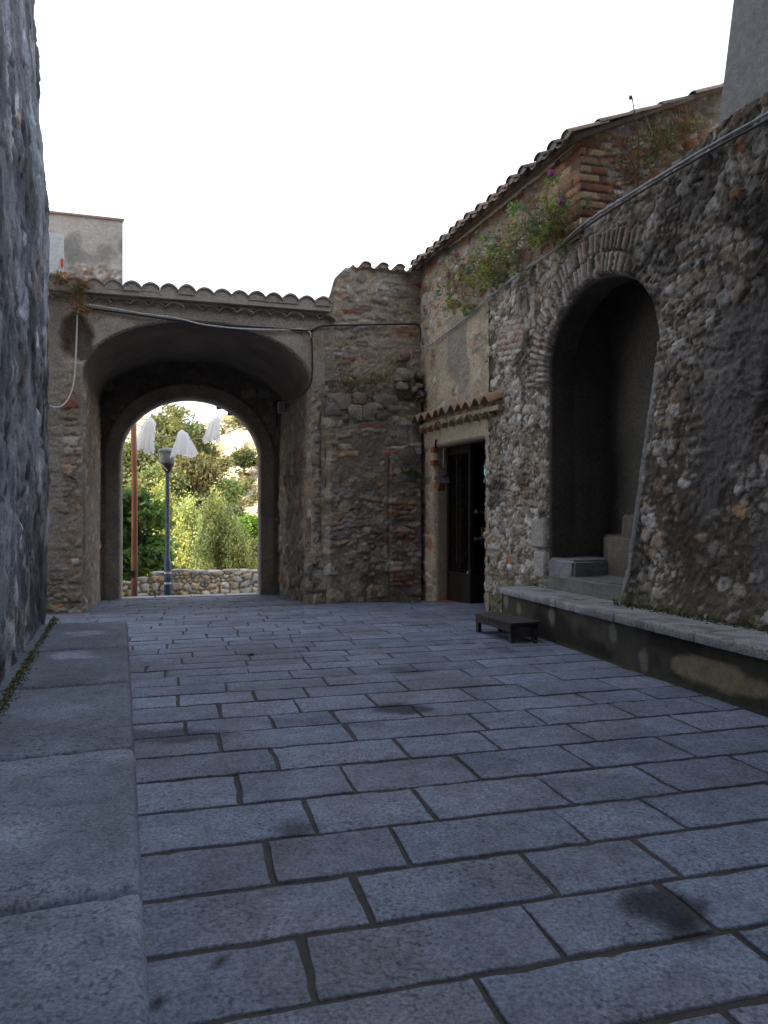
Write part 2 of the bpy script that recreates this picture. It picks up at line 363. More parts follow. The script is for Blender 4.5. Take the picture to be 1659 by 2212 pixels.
def slab(acc, corners, z0, z1, b=.02, step=.1, colfn=None, wob=.006, seed=0, zfn=None, rg=.002):
    """one worked stone: bilinear quad, rounded arrises, uneven edges"""
    P = [A(c) for c in corners]; Lx = np.linalg.norm(P[1]-P[0]); Ly = np.linalg.norm(P[3]-P[0])
    def pos(L):
        k = max(2, int((L-2*b)/step)+1)
        return np.r_[0, b*.3, b*.65, np.linspace(b, L-b, k), L-b*.65, L-b*.3, L]
    px = pos(Lx); py = pos(Ly); X, Y = np.meshgrid(px, py, indexing='ij')
    ex = np.minimum(X, Lx-X); ey = np.minimum(Y, Ly-Y)
    dr = lambda e: np.where(e < b, b-np.sqrt(np.maximum(b*b-(b-e)**2, 0)), 0)
    s = X/Lx; t = Y/Ly
    W = (1-s)[..., None]*(1-t)[..., None]*P[0]+s[..., None]*(1-t)[..., None]*P[1]+s[..., None]*t[..., None]*P[2]+(1-s)[..., None]*t[..., None]*P[3]
    cx = np.mean([p[0] for p in P]); cy = np.mean([p[1] for p in P])
    fall = np.maximum(ss(b*4, 0, ex), ss(b*4, 0, ey))
    W[..., 0] += fall*wob*2*(fbm(W[..., 0]*9, W[..., 1]*9, seed+1, 3)-.5); W[..., 1] += fall*wob*2*(fbm(W[..., 0]*9, W[..., 1]*9, seed+2, 3)-.5)
    Z = z1-np.maximum(dr(ex), dr(ey))+rg*2*(fbm(W[..., 0]*7, W[..., 1]*7, seed+3, 4)-.5)-rg*3*(ss(.55, .8, fbm(W[..., 0]*14, W[..., 1]*14, seed+4, 3))*fall)
    V = np.concatenate([W[..., :2], Z[..., None]], -1) if W.shape[-1] == 2 else W
    V = np.dstack([W[..., 0], W[..., 1], Z])
    nx, ny = X.shape; idx = np.arange(nx*ny).reshape(nx, ny)
    F = np.stack([idx[:-1, :-1], idx[1:, :-1], idx[1:, 1:], idx[:-1, 1:]], -1).reshape(-1, 4).tolist()
    ring = list(idx[:, 0])+list(idx[-1, 1:])+list(idx[-2::-1, -1])+list(idx[0, -2:0:-1])
    V = V.reshape(-1, 3); bot = V[ring].copy(); bot[:, 2] = z0; m = len(ring); n0 = len(V)
    for k in range(m): F.append((ring[k], n0+k, n0+(k+1) % m, ring[(k+1) % m]))
    Va = np.concatenate([V, bot])
    if zfn is not None: Va[:, 2] += zfn(Va[:, 0], Va[:, 1])
    C = colfn(Va[:, 0], Va[:, 1], Va[:, 2])
    acc.add(Va, F, C)

# ------------------------------------------------------------------ frame of the place
th0 = math.atan(.29/.957); cu, su = math.cos(th0), math.sin(th0)
UD = (cu, su); VD = (-su, cu)
def W(r, s, z=0.): return A((cu*r-su*s, su*r+cu*s, z))
def sof(x, y): return -su*x+cu*y
def gz(x, y):
    s = sof(x, y)
    return -.058*np.clip(s-11, 0, 5.3)-.12*np.clip(s-16.3, 0, 30)
def ray(px, py): return A(((px-829.5)/1600, 1., (1106-py)/1600))
def onplane(px, py, O, n, off=0.):
    r = ray(px, py); n3 = A((n[0], n[1], 0)); O3 = A((O[0], O[1], 0))+n3*off
    t = (O3@n3)/(r@n3); return A((0, 0, H))+r*t
SF, SE = 12.8, 16.2
nF = (su, -cu)                       # towards the yard
OF = W(0, SF); OE = W(0, SE)
Cc = A((.69, 13.58, 0)); Q = A((1.59, 11.3, 0))
dR = (Q-Cc)/np.linalg.norm(Q-Cc); nR = A((dR[1], -dR[0], 0)); nR = nR if nR[0] < 0 else -nR; LR = np.linalg.norm(Q-Cc)
B1 = A((3.28, 6.32, 0)); dB = (B1-Q)/np.linalg.norm(B1-Q); nB = A((dB[1], -dB[0], 0)); nB = nB if nB[0] < 0 else -nB
dL = A((.355, -1, 0)); dL /= np.linalg.norm(dL); nL = A((-dL[1], dL[0], 0)); OL = A((-3.70, 8.2, 0))

# ------------------------------------------------------------------ paving
def pcol(base, seed):
    def f(x, y, z):
        c = np.tile(A(base), (len(x), 1))*(.66+.68*fbm(x*2.6, y*2.6, 5, 6, .62))[:, None]
        c *= (.88+.24*fbm(x*19, y*19, 8, 3))[:, None]
        c *= (1-.35*ss(.30, .0, np.abs(SF-sof(x, y)-.12)+.12*(fbm(x*6, y*6, 18, 3)-.5)))[:, None]  # contact shade and grit painted into the colour along the gate wall foot
        bw_ = ss(.52, .66, fbm(x*1.9+4, y*1.9, 15, 5))*.35; c = c*(1-bw_[:, None]*A((.25, .38, .5)))
        for (sx, sy, rx, ry, k) in STAINS:
            e = ((x-sx)/rx)**2+((y-sy)/ry)**2+1.6*(fbm(x*5, y*5, 77, 4)-.5)
            c *= (1-k*ss(1.0, .25, e))[:, None]
        return c
    return f
def gp(px, py):
    r = ray(px, py); D = H*1600/(py-1106); return (r[0]*D, D)
STAINS = []
for px, py, rx, ry, k in [(880,1532,.28,.16,.75), (880,1447,.32,.17,.6), (1425,1960,.20,.17,.8), (1480,2010,.13,.10,.7), (335,1590,.55,.22,.62), (640,1790,.12,.12,.6), (1290,1700,.5,.25,.25),
    (700,1560,.5,.16,.28), (990,1640,.5,.18,.2), (480,2075,.03,.02,.9), (338,2165,.04,.03,.9), (400,1968,.02,.015,.9), (880,2070,.02,.015,.9), (560,1405,.6,.3,.25), (1110,1400,.5,.35,.3), (1380,1600,.5,.3,.25), (960,1390,.5,.3,.2)]:
    g = gp(px, py); STAINS.append((g[0], g[1], rx, ry, k))
TP = math.atan(.2725); cp, sp_ = math.cos(TP), math.sin(TP)
def P2(r, s): return A((cp*r-sp_*s, sp_*r+cp*s))
rows = [-3, -2.5, -2.05, -1.6, -1.15, -.75, -.35, .05, .45, .85, 1.2, 1.55, 1.9, 2.24, 2.61, 3.0, 3.41, 3.86, 4.31, 4.73, 5.15, 5.51, 5.94, 6.31, 6.66, 7.01]
while rows[-1] < 20.6: rows.append(rows[-1]+random.uniform(.26, .36))
traced = {2.24: [(670,2104), (1179,2014), (1494,1966)], 1.9: [(1067,2168), (1634,2049)], 2.61: [(795,1971), (1169,1891), (1424,1856)],
    3.0: [(580,1864), (864,1831), (1239,1786), (1449,1764)], 3.41: [(675,1774), (922,1744), (1209,1714), (1439,1691)],
    3.86: [(515,1711), (755,1689), (1023,1668), (1264,1645), (1487,1625)], 4.31: [(597,1644), (877,1625), (1070,1609), (1277,1593), (1514,1575)],
    5.15: [(400,1543), (577,1534), (705,1524)], 5.51: [(470,1511), (631,1505), (787,1496)], 5.94: [(384,1493), (541,1484), (650,1480)],
    6.31: [(484,1467), (690,1457)], 6.66: [(385,1453), (620,1443), (750,1439)],
    4.73: [(477,1609), (762,1589), (1047,1570), (1174,1559), (1369,1544)]}
pv = Acc(); GR = (.155,.182,.250)
for i in range(len(rows)-1):
    s0, s1 = rows[i], rows[i+1]
    if rows[i] in traced:
        js = []
        for p in traced[rows[i]]:
            x, y = gp(*p); js.append(cp*x+sp_*y)
        a = js[0]-random.uniform(.95, 1.1)
        while a > -5: js.insert(0, a); a -= random.uniform(.5, .9)
        a = js[-1]+random.uniform(.6, .9)
        while a < 7: js.append(a); a += random.uniform(.5, .9)
    else:
        js = []; a = -6+random.uniform(0, .6)
        while a < 7.5: js.append(a); a += random.uniform(.42, .95) if s0 < 8 else random.uniform(.3, .75)
    for j in range(len(js)-1):
        g = .016 if s0 < 6 else .011
        j0, j1 = js[j]+g*random.uniform(.5, 1.0), js[j+1]-g*random.uniform(.5, 1.0)
        mid = P2((j0+j1)/2, (s0+s1)/2)
        lx = -3.70-.355*(mid[1]-8.2)
        if mid[0] < lx-1.3 and mid[1] < 8.8 or mid[0] < -8: continue
        if mid[0] > 1.9+.36*max(0, 11.3-mid[1])+.3: continue
        if sof(*mid) < 16.4 and mid[0] < -6.2: continue
        k = random.uniform(.84, 1.14); tb = random.uniform(-.005, .005)
        base = (GR[0]*k+tb, GR[1]*k, GR[2]*k-tb)
        e = g*random.uniform(.85, 1.15)
        sh = random.uniform(-.012, .012); q = [P2(j0, s0+e), P2(j1, s0+e+sh*0), P2(j1+sh, s1-e), P2(j0+sh, s1-e)]
        near = mid[1] < 6
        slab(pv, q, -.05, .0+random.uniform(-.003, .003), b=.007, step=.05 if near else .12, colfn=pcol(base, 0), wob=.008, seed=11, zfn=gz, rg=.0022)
tag(pv.build('paving', M_granite, smooth=True), kind='structure')
# bedding mortar between the slabs, and the ground sheet under everything
nx, ny = 90, 160
X, Y = np.meshgrid(np.linspace(-9, 8, nx), np.linspace(-4, 22.5, ny), indexing='ij')
Z = gz(X, Y)-.011
idx = np.arange(nx*ny).reshape(nx, ny); F = np.stack([idx[:-1, :-1], idx[1:, :-1], idx[1:, 1:], idx[:-1, 1:]], -1).reshape(-1, 4)
c = A((.055,.05,.05))*(.7+.6*fbm(X*6, Y*6, 3, 4))[..., None]
tag(mk('paving_bed', np.dstack([X, Y, Z]).reshape(-1, 3), F, M_plaster, None, c.reshape(-1, 3), True), kind='structure')

# ------------------------------------------------------------------ left house and its ledge
lh = empty('stone_house', OL, 'tall house of rough grey eroded masonry rising beside the granite ledge at the left edge', 'house')
BLUEST = [(.17,.18,.21), (.22,.235,.27), (.12,.13,.15), (.32,.335,.37), (.17,.155,.15), (.42,.43,.46)]
def f_left(u, z):
    h, c = masonry(u, z*.45, 21, .40, .22, cover=.60, pal=BLUEST, mortar=(.14,.15,.18), amp=.034, rough=.014, lich=.5, brickp=.01)
    rg_ = np.abs(fbm(u*2.1+1, z*1.15, 24, 5)-.5)*2; ck = ss(.07, .0, rg_); h = h-.035*ck; c = c*(1-.65*ck)[..., None]*.80
    w = fbm(u*1.6, z*1.1, 23, 4); h = h+.012*(w-.5)*2+.03*(fbm(u*7, z*5, 26, 6, .6)-.5)*2
    pt = fbm(u*2.4+3, z*1.9, 29, 6, .6); c = c*(.6+.9*ss(.35, .68, pt))[..., None]
    c = lerp(c, A((.26,.28,.31))*np.ones_like(c), ss(.56, .68, fbm(u*1.9, z*1.4+7, 28, 5))*.7)
    # low plinth part is plainer rubble
    c = c*(.9+.3*ss(.45, .7, fbm(u*.8, z*.8, 27, 3)))[..., None]
    prof = np.interp(z, [0, .3, 2.2, 4.8, 5.7, 7.2, 9], [.02, -.02, .02, .015, -.06, -.13, -.2])
    return h+prof-.05, c
wallgrid('wall', M_wall, lh, OL, dL, nL, 0, 11, 0, 8.5, .035, f_left)
a = Acc()
BW = 21.0  # unseen depth and height of the house, enlarged to shade yard and rear house
def quadwall(acc, p, q, z0, z1, col):
    acc.add([(p[0], p[1], z0), (q[0], q[1], z0), (q[0], q[1], z1), (p[0], p[1], z1)], [(0, 1, 2, 3)], col)
p0 = OL-nL*.05; p1 = OL+dL*11-nL*.05; p2 = p1-nL*BW; p3 = p0-nL*BW
a.add([(*(p0-nL*.16)[:2], 8.45), (*(p1-nL*.16)[:2], 8.45), (*(p1-nL*.16)[:2], 23), (*(p0-nL*.16)[:2], 23)], [(0,1,2,3)], (.2,.2,.2))
for u_, v_ in ((p1, p2), (p2, p3)): quadwall(a, u_, v_, 0, 23, (.22,.21,.2))
a.add([(*p0[:2], 23), (*p1[:2], 23), (*p2[:2], 23), (*p3[:2], 23)], [(0,1,2,3)], (.2,.2,.2))
a.build('unseen_house_shell', M_plaster, lh)
a = Acc()  # added unseen block behind the camera, cuts skylight on the near paving
for (x0_, x1_, y0_, y1_, zt_) in ((-8, 9.5, -8, -2.6, 16.0),):
    V = [(x, y, z) for z in (0, zt_) for (x, y) in ((x0_, y0_), (x1_, y0_), (x1_, y1_), (x0_, y1_))]
    a.add(V, [(0,1,5,4), (1,2,6,5), (2,3,7,6), (3,0,4,7), (4,5,6,7)], (.15,.145,.14))
a.build('unseen_sky_blocker', M_plaster, lh)
wallgrid('end_wall', M_wall, lh, OL-nL*.02, -nL, -dL, 0, BW, 0, 23, .12, lambda u, z: (masonry(u, z, 25, cover=.6, pal=GREYST, mortar=(.2,.195,.19), amp=.05)[0]-.05-.02*0, masonry(u, z, 25, cover=.6, pal=GREYST, mortar=(.2,.195,.19))[1]), batter=0,
    sdf=lambda u, z: u-(.07-np.interp(z, [0, .3, 2.2, 4.8, 5.7, 7.2, 9], [.02, -.02, .02, .015, -.06, -.13, -.2])), edge=.01)
# ledge (granite slabs with rounded nose)
led = empty('granite_ledge', OL+dL*4+nL*.4, 'low ledge of long pale granite slabs running along the left house', 'ledge')
EL0 = A((-2.84, 8.2, 0)); 
def lcol(k):
    def f(x, y, z):
        c = np.tile(A((.140,.163,.212))*k, (len(x), 1))*(.5+.95*fbm(x*2.6, y*2.6, 31, 6, .6))[:, None]*(.9+.2*fbm(x*11, y*11, 32, 3))[:, None]
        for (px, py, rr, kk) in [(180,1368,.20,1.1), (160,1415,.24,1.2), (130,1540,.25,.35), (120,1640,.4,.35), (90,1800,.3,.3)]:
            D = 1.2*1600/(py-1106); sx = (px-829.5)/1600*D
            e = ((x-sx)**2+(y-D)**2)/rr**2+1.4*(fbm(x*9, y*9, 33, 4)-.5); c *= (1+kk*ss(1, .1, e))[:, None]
        return c
    return f
zl = .30
tones = [.74, .66, .80, 1.0, 1.08, 1.0, 1.0, 1.0]; LL = [1.655, 1.45, 1.55, 1.53, 1.5, 1.5, 1.5, 1.5]; jt = 0.
for i in range(7):
    L1 = jt+LL[i]; o0 = EL0+dL*jt+dL*.007; o1 = EL0+dL*(L1-.007); i0 = o0-nL*1.02; i1 = o1-nL*1.02
    s_ = Acc(); slab(s_, [i0[:2], i1[:2], o1[:2], o0[:2]], 0.0, zl+random.uniform(-.003, .003), b=.045, step=.05, colfn=lcol(tones[i]), wob=.006, seed=50+i, rg=.003)
    s_.build('ledge_slab', M_granite, led, smooth=True); jt = L1

# ------------------------------------------------------------------ gatehouse with the vaulted passage
gh = empty('gatehouse', W(.68, SF, -.1), 'arched stone gatehouse with a plastered vault and tiled eaves, spanning the passage', 'gatehouse')
RF0, RF1, ZF, BF = -1.18, 2.54, 3.72, .96
RE0, RE1, ZE, BE = -.756, 2.08, 2.62, 1.27
def f_gate(u, z):
    cov = .62+.25*ss(3.6, 4.4, z)-.30*ss(-1.15, -1.35, u)*ss(4.6, 4.2, z)*ss(-1.75, -1.6, u)-.1*ss(1.0, .2, z)-.35*ss(2.5, 2.6, u)*ss(3.6, 3.3, z)
    h, c = masonry(u, z, 101, .24, .17, cover=cov, amp=.06, mortar=(.37,.30,.23), lich=.28)
    # smooth plaster band framing the arch and below the eaves
    rr = np.abs(arch_sdf(RF0, RF1, ZF, BF)(u, z)); band = ss(.34, .26, rr+.12*(fbm(u*4, z*4, 9, 3)-.5))*ss(3.75, 3.9, z)
    band = np.maximum(band, ss(4.62, 4.72, z+.05*(fbm(u*3, z*3, 8, 3)-.5)))
    pc = A((.44,.385,.33))*(.7+.5*fbm(u*3, z*3, 12, 5))[..., None]
    left = ss(-1.42, -1.52, u)*ss(.35, .6, z)          # plastered pier at far left
    pl = A((.33,.30,.26))*(.7+.5*fbm(u*4, z*2, 14, 5))[..., None]
    h = h*(1-band*.75)+.05*band*.75; c = lerp(c, pc, band); c = lerp(c, pl, left*.85); h = h*(1-left*.6)+left*.04
    # dark hollow where plaster fell under the eave at left
    hole = ss(1, .5, ((u+1.28)/.30)**2+((z-4.25)/.42)**2+.8*(fbm(u*5, z*5, 19, 3)-.5))
    h = h-hole*.10; c = lerp(c, A((.085,.07,.055))*np.ones_like(c), hole*.8)
    bulge = ss(2.5, 2.62, u)*ss(1.3, .2, z); h = h+bulge*.10
    return h, c
wallgrid('wall', M_wall, gh, OF, UD, nF, -4.2, 2.78, -.35, 4.98, .022, f_gate, arch_sdf(RF0, RF1, ZF, BF), edge=.014)
def f_vault(t, q):
    Lj = ZF+.35; tot_side = Lj
    h, c = masonry(q*1.0, t, 121, .24, .17, cover=.62, amp=.05, mortar=(.27,.235,.195), lich=.25, brickp=.08)
    per = f_vault.total
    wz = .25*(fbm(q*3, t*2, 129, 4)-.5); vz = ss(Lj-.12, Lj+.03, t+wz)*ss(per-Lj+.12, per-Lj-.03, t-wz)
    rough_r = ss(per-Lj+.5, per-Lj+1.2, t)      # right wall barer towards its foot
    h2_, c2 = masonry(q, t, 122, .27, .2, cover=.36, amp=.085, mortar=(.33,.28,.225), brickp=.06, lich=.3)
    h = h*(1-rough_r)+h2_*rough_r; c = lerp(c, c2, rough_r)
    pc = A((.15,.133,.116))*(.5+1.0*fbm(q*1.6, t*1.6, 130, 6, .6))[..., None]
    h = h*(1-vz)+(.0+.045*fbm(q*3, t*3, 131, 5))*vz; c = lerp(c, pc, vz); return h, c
ol = arch_outline(RF0, RF1, ZF, BF, -.4)
f_vault.total = sum(math.dist(ol[i], ol[i+1]) for i in range(len(ol)-1))
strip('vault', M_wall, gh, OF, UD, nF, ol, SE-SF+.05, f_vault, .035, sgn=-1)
def f_end(u, z):
    h, c = masonry(u, z, 141, .3, .22, cover=.82, amp=.04, mortar=(.26,.225,.185), lich=.35)
    rr = arch_sdf(RE0, RE1, ZE, BE)(u, z); band = ss(.34, .30, rr)
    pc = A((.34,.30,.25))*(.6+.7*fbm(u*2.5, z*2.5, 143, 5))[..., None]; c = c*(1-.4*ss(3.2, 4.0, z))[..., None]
    h = h+band*.05; c = lerp(c, pc, band*.8); return h, c
wallgrid('arch_wall', M_wall, gh, OE, UD, nF, RF0-.1, RF1+.1, -.45, 4.9, .03, f_end, arch_sdf(RE0, RE1, ZE, BE), edge=.02)
ol = arch_outline(RE0, RE1, ZE, BE, -.6)
strip('arch_reveal', M_plaster, gh, OE, UD, nF, ol, .26, lambda t, q: (.012*fbm(q*6, t*6, 151, 3), A((.34,.33,.30))*(.75+.4*fbm(q*4, t*4, 152, 4))[..., None]), .04, sgn=-1)
wallgrid('outer_wall', M_plaster, gh, W(0, SE+.25), UD, (-nF[0], -nF[1]), -4.2, 4.3, -1.2, 5.4, .12, lambda u, z: (0*u, A((.32,.29,.25))*(.8+.4*fbm(u*2, z*2, 155, 4))[..., None]), arch_sdf(RE0, RE1, ZE, BE), edge=.01)
# threshold kerb of the gate
a = Acc()
for i in range(4):
    r0 = RE0-.05+i*.73; q = [W(r0, SE-.02)[:2], W(r0+.71, SE-.02)[:2], W(r0+.71, SE+.34)[:2], W(r0, SE+.34)[:2]]
    slab(a, q, -.4, -.285, b=.015, step=.1, colfn=lambda x, y, z: np.tile(A((.38,.38,.38)), (len(x), 1)), seed=80+i)
a.build('threshold', M_granite, gh)
# foot stones
for i in range(13):
    r, s = RF1+random.uniform(-.06, .20), SF+random.uniform(-.10, .9) if i % 3 else SF-.06
    if s > SF+.05: r = RF1+.02
    p = W(r, s); z = gz(p[0], p[1])+random.uniform(.02, .85)
    a = Acc(); a.stone(p+A((0, 0, z)), (random.uniform(.13, .26), random.uniform(.12, .24), random.uniform(.12, .26)), i+1, A(random.choice(STONES))*.8)
    a.build('foot_stone', M_wall, gh, smooth=True)

def tile_roof(name, parent, O, d, out, n_t, tw, pitch, rows_, rl=.36, seed=0, wear=1., th=.016, amp=None, pal=None, arc=False, plug=True):
    """barrel tiles. O = eave start (3d), d = along eave, out = unit vector from wall outwards (down slope)"""
    pal = pal or [(.30,.20,.14), (.26,.19,.14), (.34,.25,.18), (.22,.17,.13), (.30,.27,.22), (.36,.22,.14)]
    O = A(O); d = A((d[0], d[1], 0)); up = A((-out[0]*math.cos(pitch), -out[1]*math.cos(pitch), math.sin(pitch))); nn = A((0, 0, 1.))
    am = amp or tw*.26; acc = Acc(); rg = random.Random(seed)
    for rj in range(rows_):
        for i in range(n_t):
            jx = rg.uniform(-.012, .012)*wear; jy = rg.uniform(-.03, .03)*wear; jz = rg.uniform(-.006, .006); rt = rg.uniform(-.03, .03)*wear
            for kind in (0, 1):           # pan then cover
                m = 8; V = []; hw = tw*(.33 if kind == 0 else .31)
                cx = (i+.5+(.5 if kind else 0))*tw+jx
                for e, q in enumerate((rj*rl+jy-(0.03 if kind else 0), rj*rl+rl+.08+jy)):
                    w = hw*(1 if (e == 0) == (kind == 1) else .86)
                    for side in (0, 1):
                        for k in range(m+1):
                            a_ = math.pi*k/m; rr = w-(th if side else 0)
                            x = cx-rr*math.cos(a_)+rt*q; z = rr*.70*math.sin(a_)*(1 if kind else -1)+(.045 if kind else .035)+jz+(.018 if e == 0 else -.0)
                            V.append(O+d*x+up*q+nn*z)
                F = []
                for k in range(m):
                    F += [(k, k+1, 2*(m+1)+k+1, 2*(m+1)+k), (m+1+k+1, m+1+k, 3*(m+1)+k, 3*(m+1)+k+1), (k, m+1+k, m+1+k+1, k+1)]
                F += [(0, 2*(m+1), 3*(m+1), m+1), (m, m+1+m, 3*(m+1)+m, 2*(m+1)+m)]
                c = A(rg.choice(pal))*rg.uniform(.75, 1.2); acc.add(V, F, c)
                if rj == 0 and kind == 1 and plug:      # mortar bedding closing the tile mouth
                    V = [O+d*cx+up*(jy+.0)+nn*(.02)]
                    for k in range(m+1):
                        a_ = math.pi*k/m; V.append(O+d*(cx-hw*.9*math.cos(a_))+up*(jy+.0)+nn*(hw*.60*math.sin(a_)+.045+jz))
                    acc.add(V, [(0, k+1, k+2) for k in range(m)], A((.30,.27,.24))*rg.uniform(.8, 1.1))
    return acc.build(name, M_tile, parent, smooth=False)
def wave_roof(name, parent, O, d, out, n_t, tw, pitch, rows_, rl=.4, seed=0, th=.024, amp=.085, pal=None, pw=.75, jz=.007, plug=None):
    pal = pal or [(.36,.22,.14), (.30,.2,.14), (.40,.26,.17), (.33,.19,.11)]
    O = A(O); d = A((d[0], d[1], 0)); up = A((-out[0]*math.cos(pitch), -out[1]*math.cos(pitch), math.sin(pitch))); acc = Acc(); rg = random.Random(seed); m = 10
    for rj in range(rows_):
        for i in range(n_t):
            z0 = rg.uniform(-jz, jz); am = amp*rg.uniform(.88, 1.1); jy = rg.uniform(-.02, .02); cx = i*tw; k2 = rg.uniform(-.01, .01); V = []
            for e, q in enumerate((rj*rl+jy, rj*rl+rl+.06)):
                for side in (0, 1):
                    for k in range(m+1):
                        x = cx+tw*(k/m)*(.985)+(k2 if e else 0); w = math.sin(math.pi*k/m)**pw if 0 < k < m else 0
                        V.append(O+d*x+up*q+A((0, 0, am*w*(.92 if e else 1)+z0+(th if side == 0 else 0)+(.022 if e == 0 else 0))))
            F = []; M1 = m+1
            for k in range(m): F += [(k, k+1, 2*M1+k+1, 2*M1+k), (M1+k+1, M1+k, 3*M1+k, 3*M1+k+1), (k, M1+k, M1+k+1, k+1)]
            F += [(0, 2*M1, 3*M1, M1), (m, M1+m, 3*M1+m, 2*M1+m)]
            c = A(rg.choice(pal))*rg.uniform(.8, 1.15); acc.add(V, F, c)
            if plug and rj == 0:
                B_ = [A(v)+up*.025 for v in V[M1:2*M1]]; L_ = [b-A((0, 0, .05)) for b in (B_[0], B_[-1])]
                acc.add(B_+[L_[1], L_[0]], [tuple(range(M1+2))], A(plug)*rg.uniform(.85, 1.1))
    return acc.build(name, M_tile, parent)
# gatehouse roof : two corbelled rows of tile, plaster band between, low pitched roof
tw = .285; nt_ = 22
r0 = 2.86-nt_*tw
GT = [(.40,.36,.31), (.35,.31,.27), (.44,.38,.32), (.33,.30,.27), (.40,.31,.25)]
wave_roof('roof', gh, W(r0, SF-.25, 5.085), UD, nF, nt_, tw, math.radians(11), 5, .8, seed=3, pal=GT, th=.03, amp=.088, plug=(.40,.36,.31))
wave_roof('eave_tiles', gh, W(r0+.1, SF-.13, 4.845), UD, nF, nt_, tw, math.radians(1), 1, .2, seed=4, pal=GT, th=.022, amp=.075)
a = Acc(); P = lambda r, s, z: tuple(W(r, s, z))
def prism(acc, r0, r1, s0, s1, z0, z1, col, z1b=None):
    z1b = z1 if z1b is None else z1b
    acc.add([P(r0,s0,z0), P(r1,s0,z0), P(r1,s1,z0), P(r0,s1,z0), P(r0,s0,z1), P(r1,s0,z1), P(r1,s1,z1b), P(r0,s1,z1b)],
        [(0,1,5,4), (1,2,6,5), (2,3,7,6), (3,0,4,7), (4,5,6,7), (3,2,1,0)], col)
prism(a, r0, 2.84, SF-.105, SF+.3, 4.935, 4.98, (.42,.37,.32))
prism(a, r0, 2.84, SF-.215, SF+.3, 4.985, 5.10, (.42,.37,.32))
prism(a, -4.2, 2.84, SF+.31, SE+.5, 4.9, 5.08, (.25,.22,.2), 5.66)
a.build('eave_mortar', M_plaster, gh)

# ------------------------------------------------------------------ corner wall right of the gate
cw_ = empty('corner_wall', W(3.6, SF, -.1), 'high patchy rubble wall in the corner between gate and shop, topped by round tiles', 'wall')
def top_c(u): return np.interp(u, [2.76, 2.86, 2.95, 3.15, 4.9], [5.15, 5.3, 5.62, 5.83, 5.86])
def f_corner(u, z):
    cov = .5+.12*ss(3.6, 3.9, z)*ss(5.2, 4.6, z)
    h, c = masonry(u, z, 201, .27, .17, cover=cov, amp=.05, mortar=(.43,.355,.27), lich=.22, brickp=.03)
    bs, bc = bricks(u, z, 211); reg = ss(1, .6, ((u-4.3)/.25)**2+((z-4.78)/.12)**2+.6*(fbm(u*8, z*8, 6, 3)-.5)); w = reg*bs
    c = lerp(c, bc, w*.9); h = h+reg*bs*.01
    d = ss(3.75, 3.5, z); c = c*(1-.3*d)[..., None]; return h, c
wallgrid('wall', M_wall, cw_, OF, UD, nF, 2.77, 4.75, -.35, top_c, .022, f_corner)
# thicker lower block with a ledge
def f_block(u, z):
    h, c = masonry(u, z, 221, .30, .19, cover=.47+.12*ss(1, 2.4, z), amp=.065, mortar=(.235,.20,.155), lich=.45, brickp=.05, thr=.6)
    jb = ss(3.90, 3.93, u)*ss(4.40, 4.37, u)*ss(.1, .2, z)*ss(2.3, 2.2, z)
    bs, bc = bricks(u, z, 231, .2, .085); sel = (h2(np.floor(z/.17), np.floor(z/.17)*0, 5) > .45)*1.
    w = jb*bs*sel; c = lerp(c, bc*.75, w*.8); h = h+w*.03
    gap = np.exp(-((u-3.90-.02*(fbm(z*2, u, 7, 3)-.5))/.018)**2)*ss(2.6, 2.2, z); h = h-gap*.06
    jag = ss(2.74, 2.84, u+.08*(fbm(z*4, z*0, 15, 3)-.5)); h = h*jag-(1-jag)*.10
    # foot bulge
    h = h+.14*ss(1.0, 0, z)*ss(3.1, 3.5, u)*ss(4.2, 3.8, u)*fbm(u*4, z*4, 8, 3)
    return h, c
OFb = W(0, SF-.20)
wallgrid('lower_block', M_wall, cw_, OFb, UD, nF, 2.70, 4.50, -.35, lambda u: 3.42+.08*fbm(u*4, u*0, 9, 2), .022, f_block)
a = Acc()
for (r0_, r1_, s0_, s1_) in ((2.745, 4.5, SF-.2, SF+.02),):
    prism(a, r0_, r1_, s0_+.01, s1_, 3.36, 3.46, (.2,.17,.13))
prism(a, 2.765, 2.80, SF-.12, SF+.05, -.3, 3.35, (.13,.11,.09))
a.build('ledge_bed', M_plaster, cw_)
a = Acc(); random.seed(31)
for px, py, w, h_ in [(735,868,52,38), (775,862,34,28), (832,868,60,30), (722,885,42,34), (765,893,36,40), (795,893,34,42), (815,880,24,20), (845,885,34,22), (822,900,30,22), (745,905,20,18), (870,812,40,30), (868,834,28,18), (905,812,18,14), (902,835,18,12), (893,842,14,14), (905,850,16,12), (908,868,14,10), (870,700+70,30,24), (880,985,52,48), (870,1030,60,30)]:
    p = onplane(px, py, OF, nF, .17); k = p[1]/1600*1.05
    a.stone(p, (w*k, .26, h_*k), px*.37, A(random.choice(STONES+[(.24,.21,.18), (.20,.18,.155)]))*.72, R=rotz(th0))
a.build('loose_coping_stones', M_wall, cw_, smooth=True)
# round tiles on top
tile_roof('roof', cw_, W(3.22, SF-.10, 5.84), UD, nF, 5, .31, math.radians(6), 2, .5, seed=8, pal=[(.34,.24,.17), (.30,.24,.19), (.38,.28,.2)])

# ------------------------------------------------------------------ shop house (faces the yard) with upper storey and pent roof
shp = empty('shop_house', (*((Cc+Q)/2)[:2], -.05), 'tan plastered stone house with the open shop door and a long tiled eave', 'house')
def tR(px):            # distance along the shop wall for an image column
    p = onplane(px, 1106, Cc, nR); return float((p-Cc)@dR)
d0, d1, DZ = tR(942), LR-.03, 2.64

